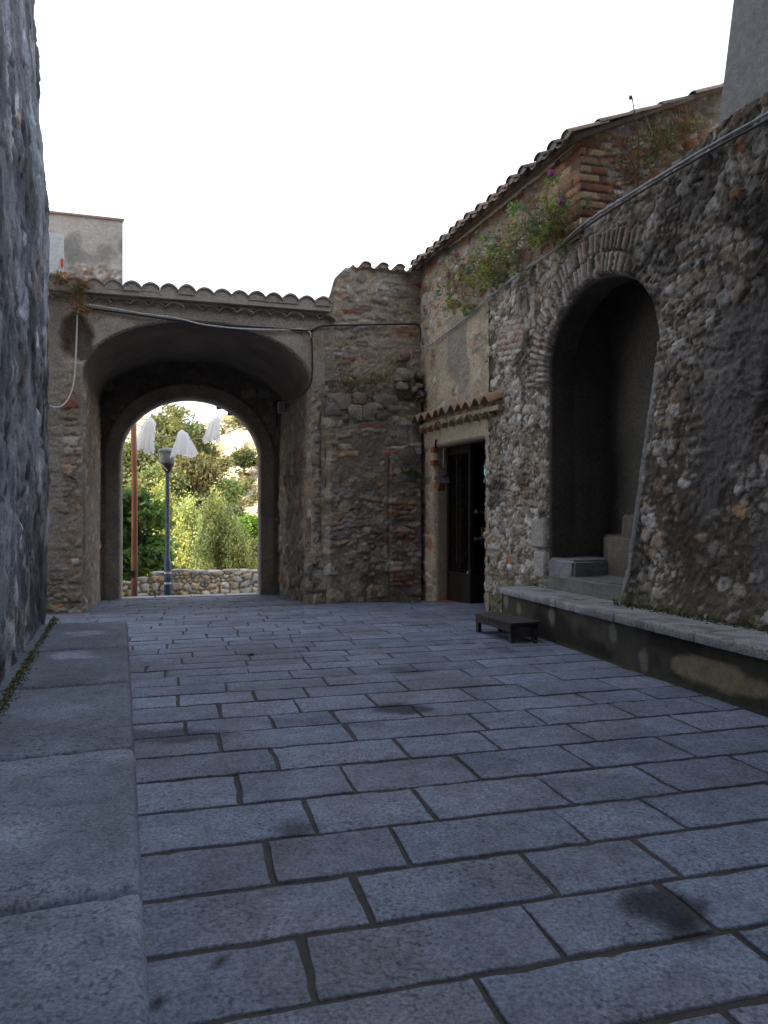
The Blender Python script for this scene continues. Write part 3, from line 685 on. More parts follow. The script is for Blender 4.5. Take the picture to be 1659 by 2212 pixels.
def sd_door(u, z): return np.maximum(np.maximum(d0-u, u-d1), z-DZ)
def f_shop(u, z):
    cov = .66+.2*ss(.5, .9, u)*ss(3.2, 3.5, z)*ss(5.0, 4.6, z)-.36*ss(4.7, 5.1, z)-.2*ss(.5, .3, u)
    h, c = masonry(u, z, 301, .25, .17, cover=cov, amp=.055, mortar=(.45,.38,.285), lich=.3, pal=STONES+[(.5,.46,.4), (.52,.48,.42)], brickp=.12)
    g = ss(.5, .62, fbm(u*1.3, z*.7, 303, 4))*ss(3.2, 3.5, z)*ss(4.9, 4.5, z); c = lerp(c, A((.20,.19,.175))*(.7+.6*fbm(u*5, z*5, 5, 4))[..., None], g*.75)
    lint = ss(2.60, 2.66, z)*ss(3.2, 3.1, z); pc = A((.42,.36,.275))*(.8+.35*fbm(u*3, z*3, 305, 5))[..., None]
    h = h*(1-lint*.9)+.05*lint; c = lerp(c, pc, lint); return h, c
wallgrid('wall', M_wall, shp, Cc-dR*0, dR, nR, -.06, LR+.10, -.3, 5.95, .022, f_shop, sd_door, edge=.02)
olp = [(d0, -.3), (d0, DZ), (d1, DZ), (d1, -.3)]
strip('door_reveal', M_plaster, shp, Cc, dR, nR, olp, .22, lambda t, q: (.01*fbm(q*6, t*6, 311, 3), A((.33,.28,.215))*(.8+.35*fbm(q*4, t*4, 312, 4))[..., None]), .05, sgn=-1)
a = Acc()                                     # brick bits beside the lintel, interior room
for (px, py) in [(939,972), (938,1000)]:
    p = onplane(px, py, Cc, nR, .03); a = Acc(); a.box(p, (.13,.1,.09), rotz(math.atan2(dR[1], dR[0])), (.30,.12,.07)); a.build('brick', M_tile, shp)
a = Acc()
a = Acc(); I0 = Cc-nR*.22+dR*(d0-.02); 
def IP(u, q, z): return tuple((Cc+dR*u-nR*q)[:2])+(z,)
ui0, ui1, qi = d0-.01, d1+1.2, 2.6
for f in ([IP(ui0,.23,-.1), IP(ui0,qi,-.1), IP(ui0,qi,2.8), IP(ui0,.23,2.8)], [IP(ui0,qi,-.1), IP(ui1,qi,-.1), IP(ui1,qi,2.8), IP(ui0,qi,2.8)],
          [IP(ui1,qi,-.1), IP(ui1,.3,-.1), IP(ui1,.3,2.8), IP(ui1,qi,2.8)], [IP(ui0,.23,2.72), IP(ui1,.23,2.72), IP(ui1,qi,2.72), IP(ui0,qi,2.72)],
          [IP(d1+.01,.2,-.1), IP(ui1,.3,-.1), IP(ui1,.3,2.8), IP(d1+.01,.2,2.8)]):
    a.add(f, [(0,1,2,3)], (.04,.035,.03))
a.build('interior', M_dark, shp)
a = Acc()
a.add([IP(d0-.01,-.05,-.055), IP(d1,-.05,-.0), IP(d1+.6,qi,.0), IP(d0,qi,-.055), IP(d0-.01,-.05,-.12), IP(d1,-.05,-.1), IP(d1+.6,qi,-.1), IP(d0,qi,-.1)], [(0,1,2,3), (0,4,5,1)], (.3,.1,.06))
thr = a.build('threshold', M_red, shp)
# pent roof over the door
nt_ = 11; tw = .275
Ocan = Cc+nR*.30-dR*.05
wave_roof('door_canopy', shp, (Ocan[0], Ocan[1], 3.055), dR, nR, nt_, tw, math.radians(24), 1, .36, seed=12, amp=.115, pw=1.0, th=.02, jz=.012, pal=[(.34,.24,.17), (.29,.22,.17), (.38,.28,.20), (.32,.21,.14)])
Oc2 = Cc+nR*.17+dR*.05
wave_roof('canopy_corbel_tiles', shp, (Oc2[0], Oc2[1], 2.89), dR, nR, nt_-1, tw, math.radians(3), 1, .2, seed=13, amp=.10, pw=1.0, th=.018, jz=.012, pal=[(.36,.23,.16), (.32,.24,.17), (.33,.20,.13)])
a = Acc()
def slabR(acc, u0, u1, q0, q1, z0, z1, col, dd=dR, nn=nR, O=Cc):
    V = []
    for z in (z0, z1):
        for (u_, q_) in ((u0, q0), (u1, q0), (u1, q1), (u0, q1)): V.append(tuple((O+dd*u_+nn*q_)[:2])+(z,))
    acc.add(V, [(0,1,2,3), (4,5,6,7), (0,1,5,4), (1,2,6,5), (2,3,7,6), (3,0,4,7)], col)
slabR(a, 0, 3.0, 0, .15, 2.99, 3.06, (.42,.36,.28))
a.build('canopy_mortar', M_plaster, shp)
# upper storey standing on the yard wall, brick quoin, end wall, eave roof
K = Q+dB*((11.3-8.93)/.947); LU = float((K-Q)@dB)
def f_up(u, z):
    h, c = masonry(u, z, 321, .24, .15, cover=.32, amp=.05, mortar=(.42,.34,.24), lich=.1, pal=STONES+[(.55,.50,.43), (.58,.54,.48), (.44,.33,.2), (.40,.30,.2)], brickp=.16)
    bs, bc = bricks(u, z, 331, .30, .105, pal=BRICKC+[(.48,.37,.23), (.45,.34,.21), (.5,.38,.24)])
    tooth = LU-.45-.25*h2(np.floor(z/.21), np.floor(z/.21)*0, 2); q = ss(0, .02, u-tooth)
    c = lerp(c, A((.22,.17,.13))*np.ones_like(c), q*(1-bs)); c = lerp(c, bc, q*bs); h = h*(1-q)+(.03+.028*bs)*q
    return h, c
wallgrid('upper_wall', M_wall, shp, Q, dB, nB, -.04, LU+.05, 4.80, 5.95, .022, f_up)
slp = .45
def top_e(u): return 5.98+slp*u
def f_endA(u, z):
    h, c = masonry(u, z, 341, .26, .16, cover=.42, amp=.06, mortar=(.25,.20,.155), lich=.35, pal=STONES+[(.48,.44,.38)], brickp=.2)
    bs, bc = bricks(u, z, 331, .30, .105, pal=BRICKC+[(.48,.37,.23), (.45,.34,.21)]); tooth = .30+.22*h2(np.floor(z/.21), np.floor(z/.21)*0, 3); q = ss(.02, 0, u-tooth)
    c = lerp(c, A((.2,.15,.12))*np.ones_like(c), q*(1-bs)); c = lerp(c, bc*.8, q*bs); h = h*(1-q)+(.03+.028*bs)*q
    return h, c
uA = A((cu, su, 0)); nA = A((su, -cu, 0))
wallgrid('end_wall', M_wall, shp, K+nB*.06, uA, nA, 0, 4.2, 4.6, top_e, .03, f_endA)
# roof body: sloping sheet from eave up along uA
Cq = Cc+nR*.30; Kq = K+nB*.32+nA*.15
a = Acc()
def roofpt(base, q, z): p = base+uA*q; return (p[0], p[1], z)
e0 = Cc+nR*.02+uA*0; 
for zz, cc in ((0, (.2,.16,.13)), (.06, (.2,.16,.13))):
    a.add([roofpt(Cc+nR*.2, -.0, 5.86+zz), roofpt(K+nB*.22+nA*.13, 0, 5.88+zz), roofpt(K+nA*.13, 4.3, 5.98+slp*4.3+zz), roofpt(Cc, 4.3, 5.98+slp*4.3+zz)], [(0,1,2,3)], cc)
a.add([roofpt(Cc+nR*.2, 0, 5.86), roofpt(K+nB*.22+nA*.13, 0, 5.88), roofpt(K+nB*.22+nA*.13, 0, 5.94), roofpt(Cc+nR*.2, 0, 5.92)], [(0,1,2,3)], (.2,.16,.13))
a.add([roofpt(K+nB*.22+nA*.13, 0, 5.88), roofpt(K+nA*.13, 4.3, 5.98+slp*4.3), roofpt(K+nA*.13, 4.3, 6.04+slp*4.3), roofpt(K+nB*.22+nA*.13, 0, 5.94)], [(0,1,2,3)], (.2,.16,.13))
a.build('roof_boards', M_plaster, shp)
eL = np.linalg.norm((Kq-Cq)); dE = (Kq-Cq)/eL; nt_ = int(eL/.31)
oE = A((dE[1], -dE[0], 0)); oE = oE if oE[0] < 0 else -oE
tile_roof('roof', shp, (Cq[0], Cq[1], 5.86), dE, oE, nt_, eL/nt_, math.atan(slp)*.95, 8, .5, seed=21, pal=[(.30,.22,.17), (.26,.21,.17), (.34,.26,.2), (.22,.18,.15)])

# ------------------------------------------------------------------ yard wall with the arched stairway
yw = empty('stairway_wall', (*(Q+dB*2.8)[:2], 0), 'high dark rubble wall with a tall brick-edged arch opening onto steps', 'wall')
AL, AR, ZA, BA = 1.75, 3.885, 3.30, .92
def a_right(z): return np.interp(z, [.3, .87, 1.78, 2.5, 3.3, 5], [3.24, 3.36, 3.55, 3.70, 3.885, 3.885])
def sd_st(u, z):
    ar = a_right(np.minimum(z, ZA)); c = (AL+AR)/2; aa = (AR-AL)/2
    lo = np.maximum(AL-u, u-ar)
    dx = (u-c)/aa; dz = (z-ZA)/BA; r = np.sqrt(dx*dx+dz*dz)+1e-9; hi = (r-1)*r/np.sqrt((dx/aa)**2+(dz/BA)**2+1e-9)
    wob = .018*(fbm(u*6, z*6, 9, 3)-.5)
    return np.where(z < ZA, lo, hi)+wob
def f_yard(u, z):
    cov = .46+.12*ss(3.9, 5, u)-.12*ss(1.7, 1.2, u)*ss(4.6, 3.4, z)-.12*ss(4.0, 4.9, z)*ss(3.8, 3.0, u)
    h, c = masonry(u, z, 401, .175, .13, cover=cov, amp=.050, rough=.016, mortar=(.135,.112,.088), lich=.85, pal=STONES+[(.44,.42,.39), (.52,.50,.47), (.48,.46,.43)], brickp=.015, thr=.62)
    # voussoirs on edge around the arch
    c0, aa = (AL+AR)/2, (AR-AL)/2
    dx = (u-c0)/aa; dz = np.maximum(z-ZA+.25, 0)/(BA+.25); r = np.sqrt(dx*dx+dz*dz); ang = np.arctan2(dz, -dx)
    rad = (r-1)*1.05; ring = ss(-.02, .0, rad)*ss(.50, .47, rad+.10*(h2(np.floor(ang*13), np.floor(ang*0), 4)-.5))*ss(.03, .10, ang)*ss(2.25, 1.85, ang+.3*(fbm(u*4, z*4, 2, 2)-.5))
    tier = np.floor(rad/.235); per = .066; aw = (ang*1.15+tier*.031+.03*h2(np.floor(ang*9), tier, 2))/per; ai = np.floor(aw); da = np.minimum(aw-ai, 1-(aw-ai))*per
    dr = np.minimum(rad/.235-tier, 1-(rad/.235-tier))*.235
    bs = ss(.004, .017, np.minimum(da, dr)); idv = h2(ai, tier, 6)
    bc = pick(idv, [(.36,.31,.29), (.40,.35,.32), (.34,.26,.23), (.30,.27,.25), (.44,.40,.37), (.36,.31,.28)])*(.8+.4*fbm(u*20, z*20, 7, 2))[..., None]
    keep = ring*((idv > .08)*1.)
    c = lerp(c, lerp(A((.11,.095,.08))*np.ones_like(c), bc, bs), keep); h = h*(1-keep)+keep*(.03+.06*bs*(.6+.4*idv))
    # brick courses at upper left
    g = ss(1, .75, ((u-.75)/.42)**2+((z-3.95)/.35)**2+.5*(fbm(u*5, z*5, 3, 3)-.5)); b2, c2 = bricks(u, z+.12*u, 415, .24, .085, pal=[(.38,.33,.30), (.40,.28,.23), (.36,.33,.31)])
    c = lerp(c, c2, g*b2); h = h+g*b2*.02
    # pale stone quoin blocks low at the left jamb
    for (u0_, u1_, z0_, z1_) in ((1.38, 1.76, 1.02, 1.42), (1.45, 1.74, .62, 1.0)):
        m = ss(0, .03, u-u0_)*ss(0, .03, u1_-u)*ss(0, .03, z-z0_)*ss(0, .03, z1_-z); c = lerp(c, A((.36,.345,.32))*(.8+.4*fbm(u*9, z*9, 4, 4))[..., None], m); h = h*(1-m)+.07*m
    # thin pale render along the right jamb
    j = np.abs(u-a_right(z)-.03); m = ss(.075, .045, j+.05*(fbm(u*4, z*4, 5, 3)-.5))*ss(3.1, 2.8, z); c = lerp(c, A((.27,.275,.28))*np.ones_like(c), m*.8); h = h*(1-m*.6)+.02*m
    # big light plaster patch upper right
    g = ss(.5, .6, fbm(u*1.1+3, z*1.0, 421, 4))*ss(4.2, 4.6, u); c = lerp(c, A((.22,.21,.20))*(.7+.6*fbm(u*7, z*7, 6, 4))[..., None], g*.6)
    d = ss(.5, .58, fbm(u*2.4, z*.5, 431, 4))*ss(3.9, 4.2, u)*ss(6.5, 5.2, u); c = c*(1-.12*d)[..., None]
    bl = ss(.44, .60, fbm(u*1.25+7, z*.55+3, 433, 6, .62))*ss(.4, 1.4, z)*(.45+.55*ss(3.4, 4.3, u)); c = c*(1-bl[..., None]*A((.38, .41, .45))); c = c*(1-.14*ss(3.8, 4.6, u))[..., None]
    mo = ss(.75, .52, z)*ss(.35, .6, fbm(u*5, z*5, 441, 3)); c = lerp(c, A((.09,.10,.035))*np.ones_like(c), mo*.6)
    foot = ss(.9, .5, z)*ss(3.2, 3.5, u); h = h+foot*.10
    hl = ss(1, .7, ((u-4.62)/.22)**2+((z-4.72)/.13)**2); h = h-hl*.05; c = c*(1-.35*hl)[..., None]
    return h, c
def top_y(u): return 4.98+.07*(fbm(u*2.3, u*0, 451, 3)-.5)+.10*ss(4.0, 5.0, u)
wallgrid('wall', M_wall, yw, Q, dB, nB, -.05, 10.5, -.1, top_y, .021, f_yard, sd_st, edge=.03)
outl = [(AL, .3)]+[(AL, z) for z in (1., 2., 3.)]+arch_outline(AL, AR, ZA, BA, 3.2)[1:-1]+[(float(a_right(z)), z) for z in (3.0, 2.5, 1.78, .87, .3)]
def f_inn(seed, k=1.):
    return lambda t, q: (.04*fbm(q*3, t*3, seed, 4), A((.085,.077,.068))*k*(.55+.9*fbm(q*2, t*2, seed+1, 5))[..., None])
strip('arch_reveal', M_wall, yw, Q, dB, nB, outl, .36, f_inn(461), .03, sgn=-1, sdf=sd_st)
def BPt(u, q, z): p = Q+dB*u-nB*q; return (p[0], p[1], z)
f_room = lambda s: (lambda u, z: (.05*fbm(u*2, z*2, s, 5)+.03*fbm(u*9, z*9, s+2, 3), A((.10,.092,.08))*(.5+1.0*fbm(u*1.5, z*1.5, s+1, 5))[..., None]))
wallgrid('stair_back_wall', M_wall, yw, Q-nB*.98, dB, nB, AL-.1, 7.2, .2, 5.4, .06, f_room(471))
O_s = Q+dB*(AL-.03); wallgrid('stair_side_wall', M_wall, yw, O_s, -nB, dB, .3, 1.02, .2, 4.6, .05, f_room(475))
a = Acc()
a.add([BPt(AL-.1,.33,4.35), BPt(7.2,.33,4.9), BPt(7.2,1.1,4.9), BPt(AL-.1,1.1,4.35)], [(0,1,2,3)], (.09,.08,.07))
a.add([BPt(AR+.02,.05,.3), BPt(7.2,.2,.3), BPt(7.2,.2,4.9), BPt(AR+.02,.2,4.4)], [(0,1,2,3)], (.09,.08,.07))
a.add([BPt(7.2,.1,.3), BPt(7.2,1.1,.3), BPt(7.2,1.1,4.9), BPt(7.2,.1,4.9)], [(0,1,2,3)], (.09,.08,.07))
# terrace behind the parapet top
a.add([BPt(-.3,.03,4.78), BPt(LU+.3,.03,4.78), BPt(LU+.3,3,4.78), BPt(-.3,3,4.78)], [(0,1,2,3)], (.1,.09,.08))
V = [BPt(LU-.1,-.02,4.93), BPt(10.5,-.02,5.0), BPt(10.5,6,5.0), BPt(LU-.1,3,4.93)]
a.add(V, [(0,1,2,3)], (.16,.14,.11)); a.build('terrace_top', M_plaster, yw)
# steps: winder treads turning right behind the wall
def poly_step(pts, z0, z1, col, seed):
    acc = Acc(); n = len(pts); P0 = [BPt(u, q, z1) for u, q in pts]; P1 = [BPt(u, q, z0) for u, q in pts]
    bm = bmesh.new(); vt = [bm.verts.new(p) for p in P0]; vb = [bm.verts.new(p) for p in P1]
    bm.faces.new(vt); bm.faces.new(vb[::-1])
    for i in range(n): bm.faces.new((vt[i], vb[i], vb[(i+1) % n], vt[(i+1) % n]))
    bmesh.ops.recalc_face_normals(bm, faces=bm.faces)
    bmesh.ops.bevel(bm, geom=[e for e in bm.edges], offset=.03, segments=3, affect='EDGES')
    bmesh.ops.triangulate(bm, faces=[f for f in bm.faces if len(f.verts) > 4])
    bmesh.ops.subdivide_edges(bm, edges=[e for e in bm.edges if e.calc_length() > .12], cuts=4, use_grid_fill=True)
    bm.verts.ensure_lookup_table()
    V = np.array([v.co for v in bm.verts]); F = [[v.index for v in f.verts] for f in bm.faces]; bm.verts.index_update()
    F = [[v.index for v in f.verts] for f in bm.faces]
    V = V+.045*(np.stack([fbm(V[:, 0]*9+V[:, 2]*5, V[:, 1]*9, seed+i, 3) for i in range(3)], 1)-.5)
    C = A(col)*(.7+.55*fbm(V[:, 0]*4+V[:, 2]*3, V[:, 1]*4, seed+5, 4))[:, None]
    bm.free(); return mk('step', V, F, M_plaster, yw, C)
poly_step([(1.74, -.03), (3.42, -.03), (3.30, .35), (3.75, .95), (1.74, .95)], .3, .70, (.17,.165,.15), 501)
poly_step([(1.735, -.015), (2.31, -.01), (2.15, .965), (1.735, .96)], .5, .905, (.22,.225,.24), 502)
poly_step([(1.85, .74), (2.33, .50), (4.1, .45), (4.1, .96), (1.85, .97)], .6, 1.205, (.155,.135,.11), 503)
poly_step([(2.42, .62), (2.72, .50), (4.2, .34), (4.6, .965), (2.42, .97)], 1.1, 1.47, (.145,.125,.10), 504)
poly_step([(3.05, .45), (4.6, .35), (4.6, .97), (3.05, .975)], 1.4, 1.75, (.25,.23,.2), 505)

# grey rendered block above the wall at upper right
tb = empty('rendered_block', BPt(5.4, .4, 5), 'plain grey rendered block above the rubble wall in the upper right corner', 'building')
a = Acc(); a0 = (11.3-6.98)/.947
V = []
for (z, l) in ((4.9, 0.), (6.6, .30), (9.5, .8)):
    V += [BPt(a0+l, .08, z), BPt(10.4, .08, z), BPt(10.4, 4, z), BPt(a0+l, 4, z)]
a.add(V, [(0,1,5,4), (1,2,6,5), (2,3,7,6), (3,0,4,7), (4,5,9,8), (5,6,10,9), (6,7,11,10), (7,4,8,11), (8,9,10,11)], (.30,.30,.30))
blk = a.build('wall', M_plaster, tb)

# ------------------------------------------------------------------ stone bench against the yard wall
bf0 = A((1.516, 9.88, 0)); dBn = A((.278, -1, 0)); dBn /= np.linalg.norm(dBn); nBn = A((dBn[1], -dBn[0], 0)); nBn = nBn if nBn[0] < 0 else -nBn
bn = empty('stone_bench', bf0+dBn*2, 'long built-in stone bench with grey slab seat and damp blackened front', 'bench')
def f_bf(u, z):
    c = A((.075,.07,.056))*(.55+.8*fbm(u*2, z*3, 601, 5))[..., None]
    st = ss(.52, .66, fbm(u*1.4, z*2, 603, 4)); c = c*(1-.6*st)[..., None]
    tan = ss(1, .55, ((u-4.05)/.62)**2+((z-.19-.0*u)/.13)**2+.9*(fbm(u*5, z*5, 604, 4)-.5)); c = lerp(c, A((.27,.225,.145))*(.8+.4*fbm(u*9, z*9, 6, 3))[..., None], tan)
    for uc, zc in ((.5,.28), (1.35,.3), (.1,.35), (2.6,.3), (3.1,.12)):
        t_ = ss(1, .3, ((u-uc)/.09)**2+((z-zc)/.12)**2+1.2*(fbm(u*8, z*6, 605, 3)-.5)); c = lerp(c, A((.26,.25,.21))*np.ones_like(c), t_*.6)
    base = ss(.05, .0, z); c = lerp(c, A((.11,.115,.06))*np.ones_like(c), base*.5)
    return .02*fbm(u*4, z*4, 606, 4), c
bb = bf0-nBn*.05+dBn*.06
wallgrid('front', M_plaster, bn, bb, dBn, nBn, 0, 9.6, -.03, .44, .03, f_bf)
wallgrid('end_face', M_plaster, bn, bb+nBn*.015, -nBn, -dBn, 0, .8, -.03, .44, .03, lambda u, z: (.0*u, A((.12,.11,.09))*(.6+.7*fbm(u*3, z*3, 607, 4))[..., None]))
def bcol(k):
    def f(x, y, z):
        c = np.tile(A((.265,.27,.28))*k, (len(x), 1))*(.7+.6*fbm(x*3.5, y*3.5, 611, 5))[:, None]
        s = ss(.54, .66, fbm(x*7, y*7, 612, 4)); c *= (1-.35*s)[:, None]
        c = np.where((z < .475)[:, None], c*.8*(.55+.9*fbm(x*16+z*9, y*16, 613, 3))[:, None], c); return c
    return f
js = [0, .62, 1.57, 2.72, 3.9, 5.1, 6.3, 7.5, 8.7, 9.7]
for i in range(len(js)-1):
    o0 = bf0+dBn*(js[i]+.004); o1 = bf0+dBn*(js[i+1]-.004)
    wd = .86
    s_ = Acc(); slab(s_, [o0[:2], o1[:2], (o1-nBn*wd)[:2], (o0-nBn*wd)[:2]], .425, .505+random.uniform(-.003, .003), b=.022, step=.06, colfn=bcol(1.0 if i % 2 else 1.08), wob=.012, seed=620+i, rg=.004)
    sb = s_.build('seat_slab', M_granite, bn, smooth=True)
a = Acc()                                        # low rubble filling between bench and arch foot
a.build if False else None

# ------------------------------------------------------------------ low wooden stool by the bench
st = empty('wooden_stool', (1.5, 8.9, 0), 'low dark wooden stool with two top planks standing by the stone bench', 'stool')
sl = A((1.45-1.15, 8.48-9.3, 0)); SLn = np.linalg.norm(sl); sl /= SLn; sw = A((-sl[1], sl[0], 0)); s0 = A((1.15, 9.28, 0))
Rs = np.stack([sl, sw, A((0, 0, 1.))], 1)
def sbox(name, u0, u1, q0, q1, z0, z1, tilt=0):
    acc = Acc(); R = Rs
    if tilt: 
        ca, sa = math.cos(tilt), math.sin(tilt); R = Rs@np.array([[1, 0, 0], [0, ca, -sa], [0, sa, ca]])
    c = s0+sl*(u0+u1)/2+sw*(q0+q1)/2+A((0, 0, (z0+z1)/2)); 
    acc.box(c, (u1-u0, q1-q0, z1-z0), R, (.1,.1,.1)); ob = acc.build(name, M_stoolw, st)
    bv = ob.modifiers.new('b', 'BEVEL'); bv.width = .004; bv.segments = 2; return ob
for u in (0, SLn-.055):
    for q in (0, .30): sbox('leg', u, u+.06, q, q+.05, 0, .20)
sbox('rail', .0, SLn+.005, -.006, .02, .125, .205); sbox('rail', .0, SLn+.005, .33, .355, .125, .205)
sbox('cross_rail', SLn-.02, SLn+.012, .02, .33, .06, .205); sbox('cross_rail', -.012, .012, .02, .33, .12, .205)
sbox('plank', -.02, SLn*.42, -.01, .17, .207, .232, .03); sbox('plank', -.02, SLn*.42, .185, .37, .207, .232, -.02)
sbox('plank', SLn*.44, SLn+.03, -.015, .37, .208, .236, .015)

# ------------------------------------------------------------------ shop window, its goods, hanging box
PW = Cc+dR*(d0)-nR*.20
def sp(u, q, z): p = Cc+dR*u-nR*q; return A((p[0], p[1], z))
e1 = d0+.86                                              # corner post of the show window
sw_ = empty('shop_window', sp(d0+.4, .3, -.03), 'dark wooden shop display window with tall glass panes beside the open door', 'shop window')
Rr = np.stack([dR, -nR, A((0, 0, 1.))], 1)
def rb(name, u0, u1, q0, q1, z0, z1, mat, par):
    acc = Acc(); acc.box(sp((u0+u1)/2, (q0+q1)/2, (z0+z1)/2), (u1-u0, q1-q0, z1-z0), Rr); return acc.build(name, mat, par)
rb('post', d0+.0, d0+.06, .205, .26, -.05, 2.63, M_dwood, sw_)
rb('post', e1-.05, e1+.02, .205, .275, -.05, 2.63, M_dwood, sw_)
rb('post', e1-.045, e1+.015, .98, 1.04, -.05, 2.63, M_dwood, sw_)
rb('mullion', d0+.36, d0+.39, .21, .25, .62, 2.6, M_dwood, sw_)
rb('lower_panel', d0+.065, e1-.055, .215, .245, -.04, .42, M_dwood, sw_)
rb('lower_panel', e1-.03, e1-.0, .28, .975, -.04, .42, M_dwood, sw_)
rb('sill', d0+.05, e1+.03, .195, .28, .425, .465, M_dwood, sw_); rb('sill', e1-.05, e1+.03, .285, 1.0, .425, .465, M_dwood, sw_)
rb('head', d0+.0, e1+.02, .207, .27, 2.5, 2.62, M_dwood, sw_)
rb('glass', d0+.07, e1-.055, .228, .233, .47, 2.49, M_glass, sw_); rb('glass', e1-.02, e1-.015, .28, .975, .47, 2.49, M_glass, sw_)
for z in (.44, .99, 1.45, 2.04): rb('shelf', d0+.08, e1-.06, .32, .97, z, z+.018, M_dwood, sw_)
dj = empty('door_jamb_post', sp(d1-.05, .2, 0), 'thin red brown wooden door edge on the right jamb of the shop doorway', 'door frame')
rb('leaf', d1-.035, d1-.012, .1, .62, .02, 2.6, M_rwood, dj); rb('handle', d1-.075, d1-.037, .13, .15, .78, .80, M_steel, dj)
def ptU(px, py, u): O_ = Cc+dR*u; r = ray(px, py); return A((0, 0, H))+r*float(((O_-A((0, 0, H)))@dR)/(r@dR))
def jar(name, px, u, z, r, h, mat, label, cat='pot', group=None):
    acc = Acc(); p = ptU(px, 1106, u); p[2] = z; acc.lathe(p, [(r*.7, 0), (r, h*.25), (r*.95, h*.6), (r*.55, h*.82), (r*.6, h), (r*.5, h), (r*.45, h*.8)], 14)
    o_ = acc.build(name, mat, smooth=True); return tag(o_, label, cat, group)
for px, w_, lb in ((1018, .03, 'tiny pale cup at the left end of the middle shop shelf'), (1029, .045, 'round pale cup at the centre of the middle shop shelf'), (1041, .035, 'narrow pale cup right of centre on the middle shop shelf'), (1053, .05, 'widest pale cup at the right end of the middle shop shelf')):
    jar('ceramic_cup', px, e1-.14, 1.468, w_, .07 if w_ > .04 else .05, M_white, lb, 'cup', 'pale cups on the middle shop shelf')
for px, w_, lb in ((1014, .04, 'small pale bowl at the left end of the lower shop shelf'), (1026, .06, 'wide pale bowl in the middle of the lower shop shelf'), (1037, .035, 'narrow pale bowl beside the blue jar on the lower shelf')):
    jar('ceramic_bowl', px, e1-.16, 1.008, w_, .07, M_white, lb, 'bowl', 'pale bowls on the lower shop shelf')
jar('blue_jar', 1047, e1-.12, 1.008, .055, .09, M_blue, 'small blue jar on the lower shelf below the yellow box', 'jar')
yb = ptU(1053, 1155, e1-.22); a = Acc(); a.box(yb, (.05,.22,.25), Rr); tag(a.build('yellow_box', M_yellow), 'bright yellow box in the shop window above the blue jar', 'box')
a = Acc(); q_ = ptU(1036, 1226, e1-.3); q_[2] = .50; a.box(q_, (.2,.28,.075), Rr); tag(a.build('folded_textile', M_rwood), 'reddish folded cloth lying on the window base board', 'textile')
jar('glass_ball', 1012, e1-.1, .46, .03, .055, M_white, 'tiny white ornament at the front of the window base board', 'ornament')
bw = empty('bright_pane', ptU(1052, 1015, d0+.35), 'small framed pane glowing in place of a window reflection in the upper shop window', 'window')
pq = ptU(1052, 1015, d0+.35); a = Acc(); a.box(pq, (.01,.10,.185), Rr); a.build('pane', M_reflection, bw)
a = Acc(); a.box(pq-dR*.02, (.02,.16,.25), Rr); a.build('frame', M_dwood, bw)

hb = empty('hanging_box', onplane(952, 1045, Cc, nR, .12), 'small ochre hanging box with a purple roof tilted beside the shop door', 'hanging box')
pc_ = onplane(952, 1045, Cc, nR, .14); kx = pc_[1]/1600
tl = .5; Rt = rotz(math.atan2(dR[1], dR[0]))@np.array([[math.cos(tl), 0, math.sin(tl)], [0, 1, 0], [-math.sin(tl), 0, math.cos(tl)]])
a = Acc(); a.box(pc_, (.15,.13,.20), Rt); a.build('body', M_brownp, hb)
a = Acc(); a.box(pc_+Rt@A((-.045, 0, .115)), (.15,.18,.015), Rt@np.array([[math.cos(-.5), 0, math.sin(-.5)], [0, 1, 0], [-math.sin(-.5), 0, math.cos(-.5)]]))
a.box(pc_+Rt@A((.07, 0, .115)), (.14,.18,.015), Rt@np.array([[math.cos(.55), 0, math.sin(.55)], [0, 1, 0], [-math.sin(.55), 0, math.cos(.55)]])); a.build('roof', M_purple, hb)
pt = onplane(958, 968, Cc, nR, .10); a = Acc(); a.tube([pt, onplane(957, 1010, Cc, nR, .12)], .004, 6); a.build('wire', M_cablew, hb)
a = Acc(); pp = [onplane(x, y, Cc, nR, .13) for x, y in ((948,1003), (953,1012), (962,1016), (966,1024), (955,1032), (944,1030), (938,1036))]; a.tube(pp, [.008,.014,.018,.016,.014,.016,.010], 8); a.build('iron_scroll', M_iron, hb, True)
ho = empty('iron_hook', onplane(941, 958, Cc, nR, .05), 'small black iron hook on the lintel above the brick patch', 'hook')
a = Acc(); a.tube([onplane(941, 967, Cc, nR, .06), onplane(941, 958, Cc, nR, .08), onplane(942, 950, Cc, nR, .07)], [.02,.012,.02], 8); a.build('pin', M_iron, ho, True)

# ------------------------------------------------------------------ cables
def cable(name, pts, rad, mat, label, group=None):
    P_ = [A(p) for p in pts]; out = []
    for i in range(len(P_)-1):
        p0_, p1_, p2_, p3_ = P_[max(i-1, 0)], P_[i], P_[i+1], P_[min(i+2, len(P_)-1)]
        for k in range(6):
            t = k/6; out.append(.5*((2*p1_)+(-p0_+p2_)*t+(2*p0_-5*p1_+4*p2_-p3_)*t*t+(-p0_+3*p1_-3*p2_+p3_)*t**3))
    out.append(P_[-1]); a = Acc(); a.tube(out, rad, 6); return tag(a.build(name, mat, smooth=True), label, 'cable', group)
oF = lambda x, y, o=.09: onplane(x, y, OF, nF, o)
oR = lambda x, y, o=.09: onplane(x, y, Cc, nR, o)
oB = lambda x, y, o=.10: onplane(x, y, Q, nB, o)
cable('pale_cable', [oF(95,872,.2), oF(125,880,.15), oF(147,862), oF(160,820), oF(165,740), oF(168,672), oF(176,660), oF(200,659,.11), oF(300,676,.12), oF(380,687,.12), oF(440,701,.12), oF(520,710,.12), oF(600,712,.11), oF(650,711), oF(668,716), oF(673,730)], .0135, M_cablew, 'pale loose cable hanging in a loop at the left of the gate arch')
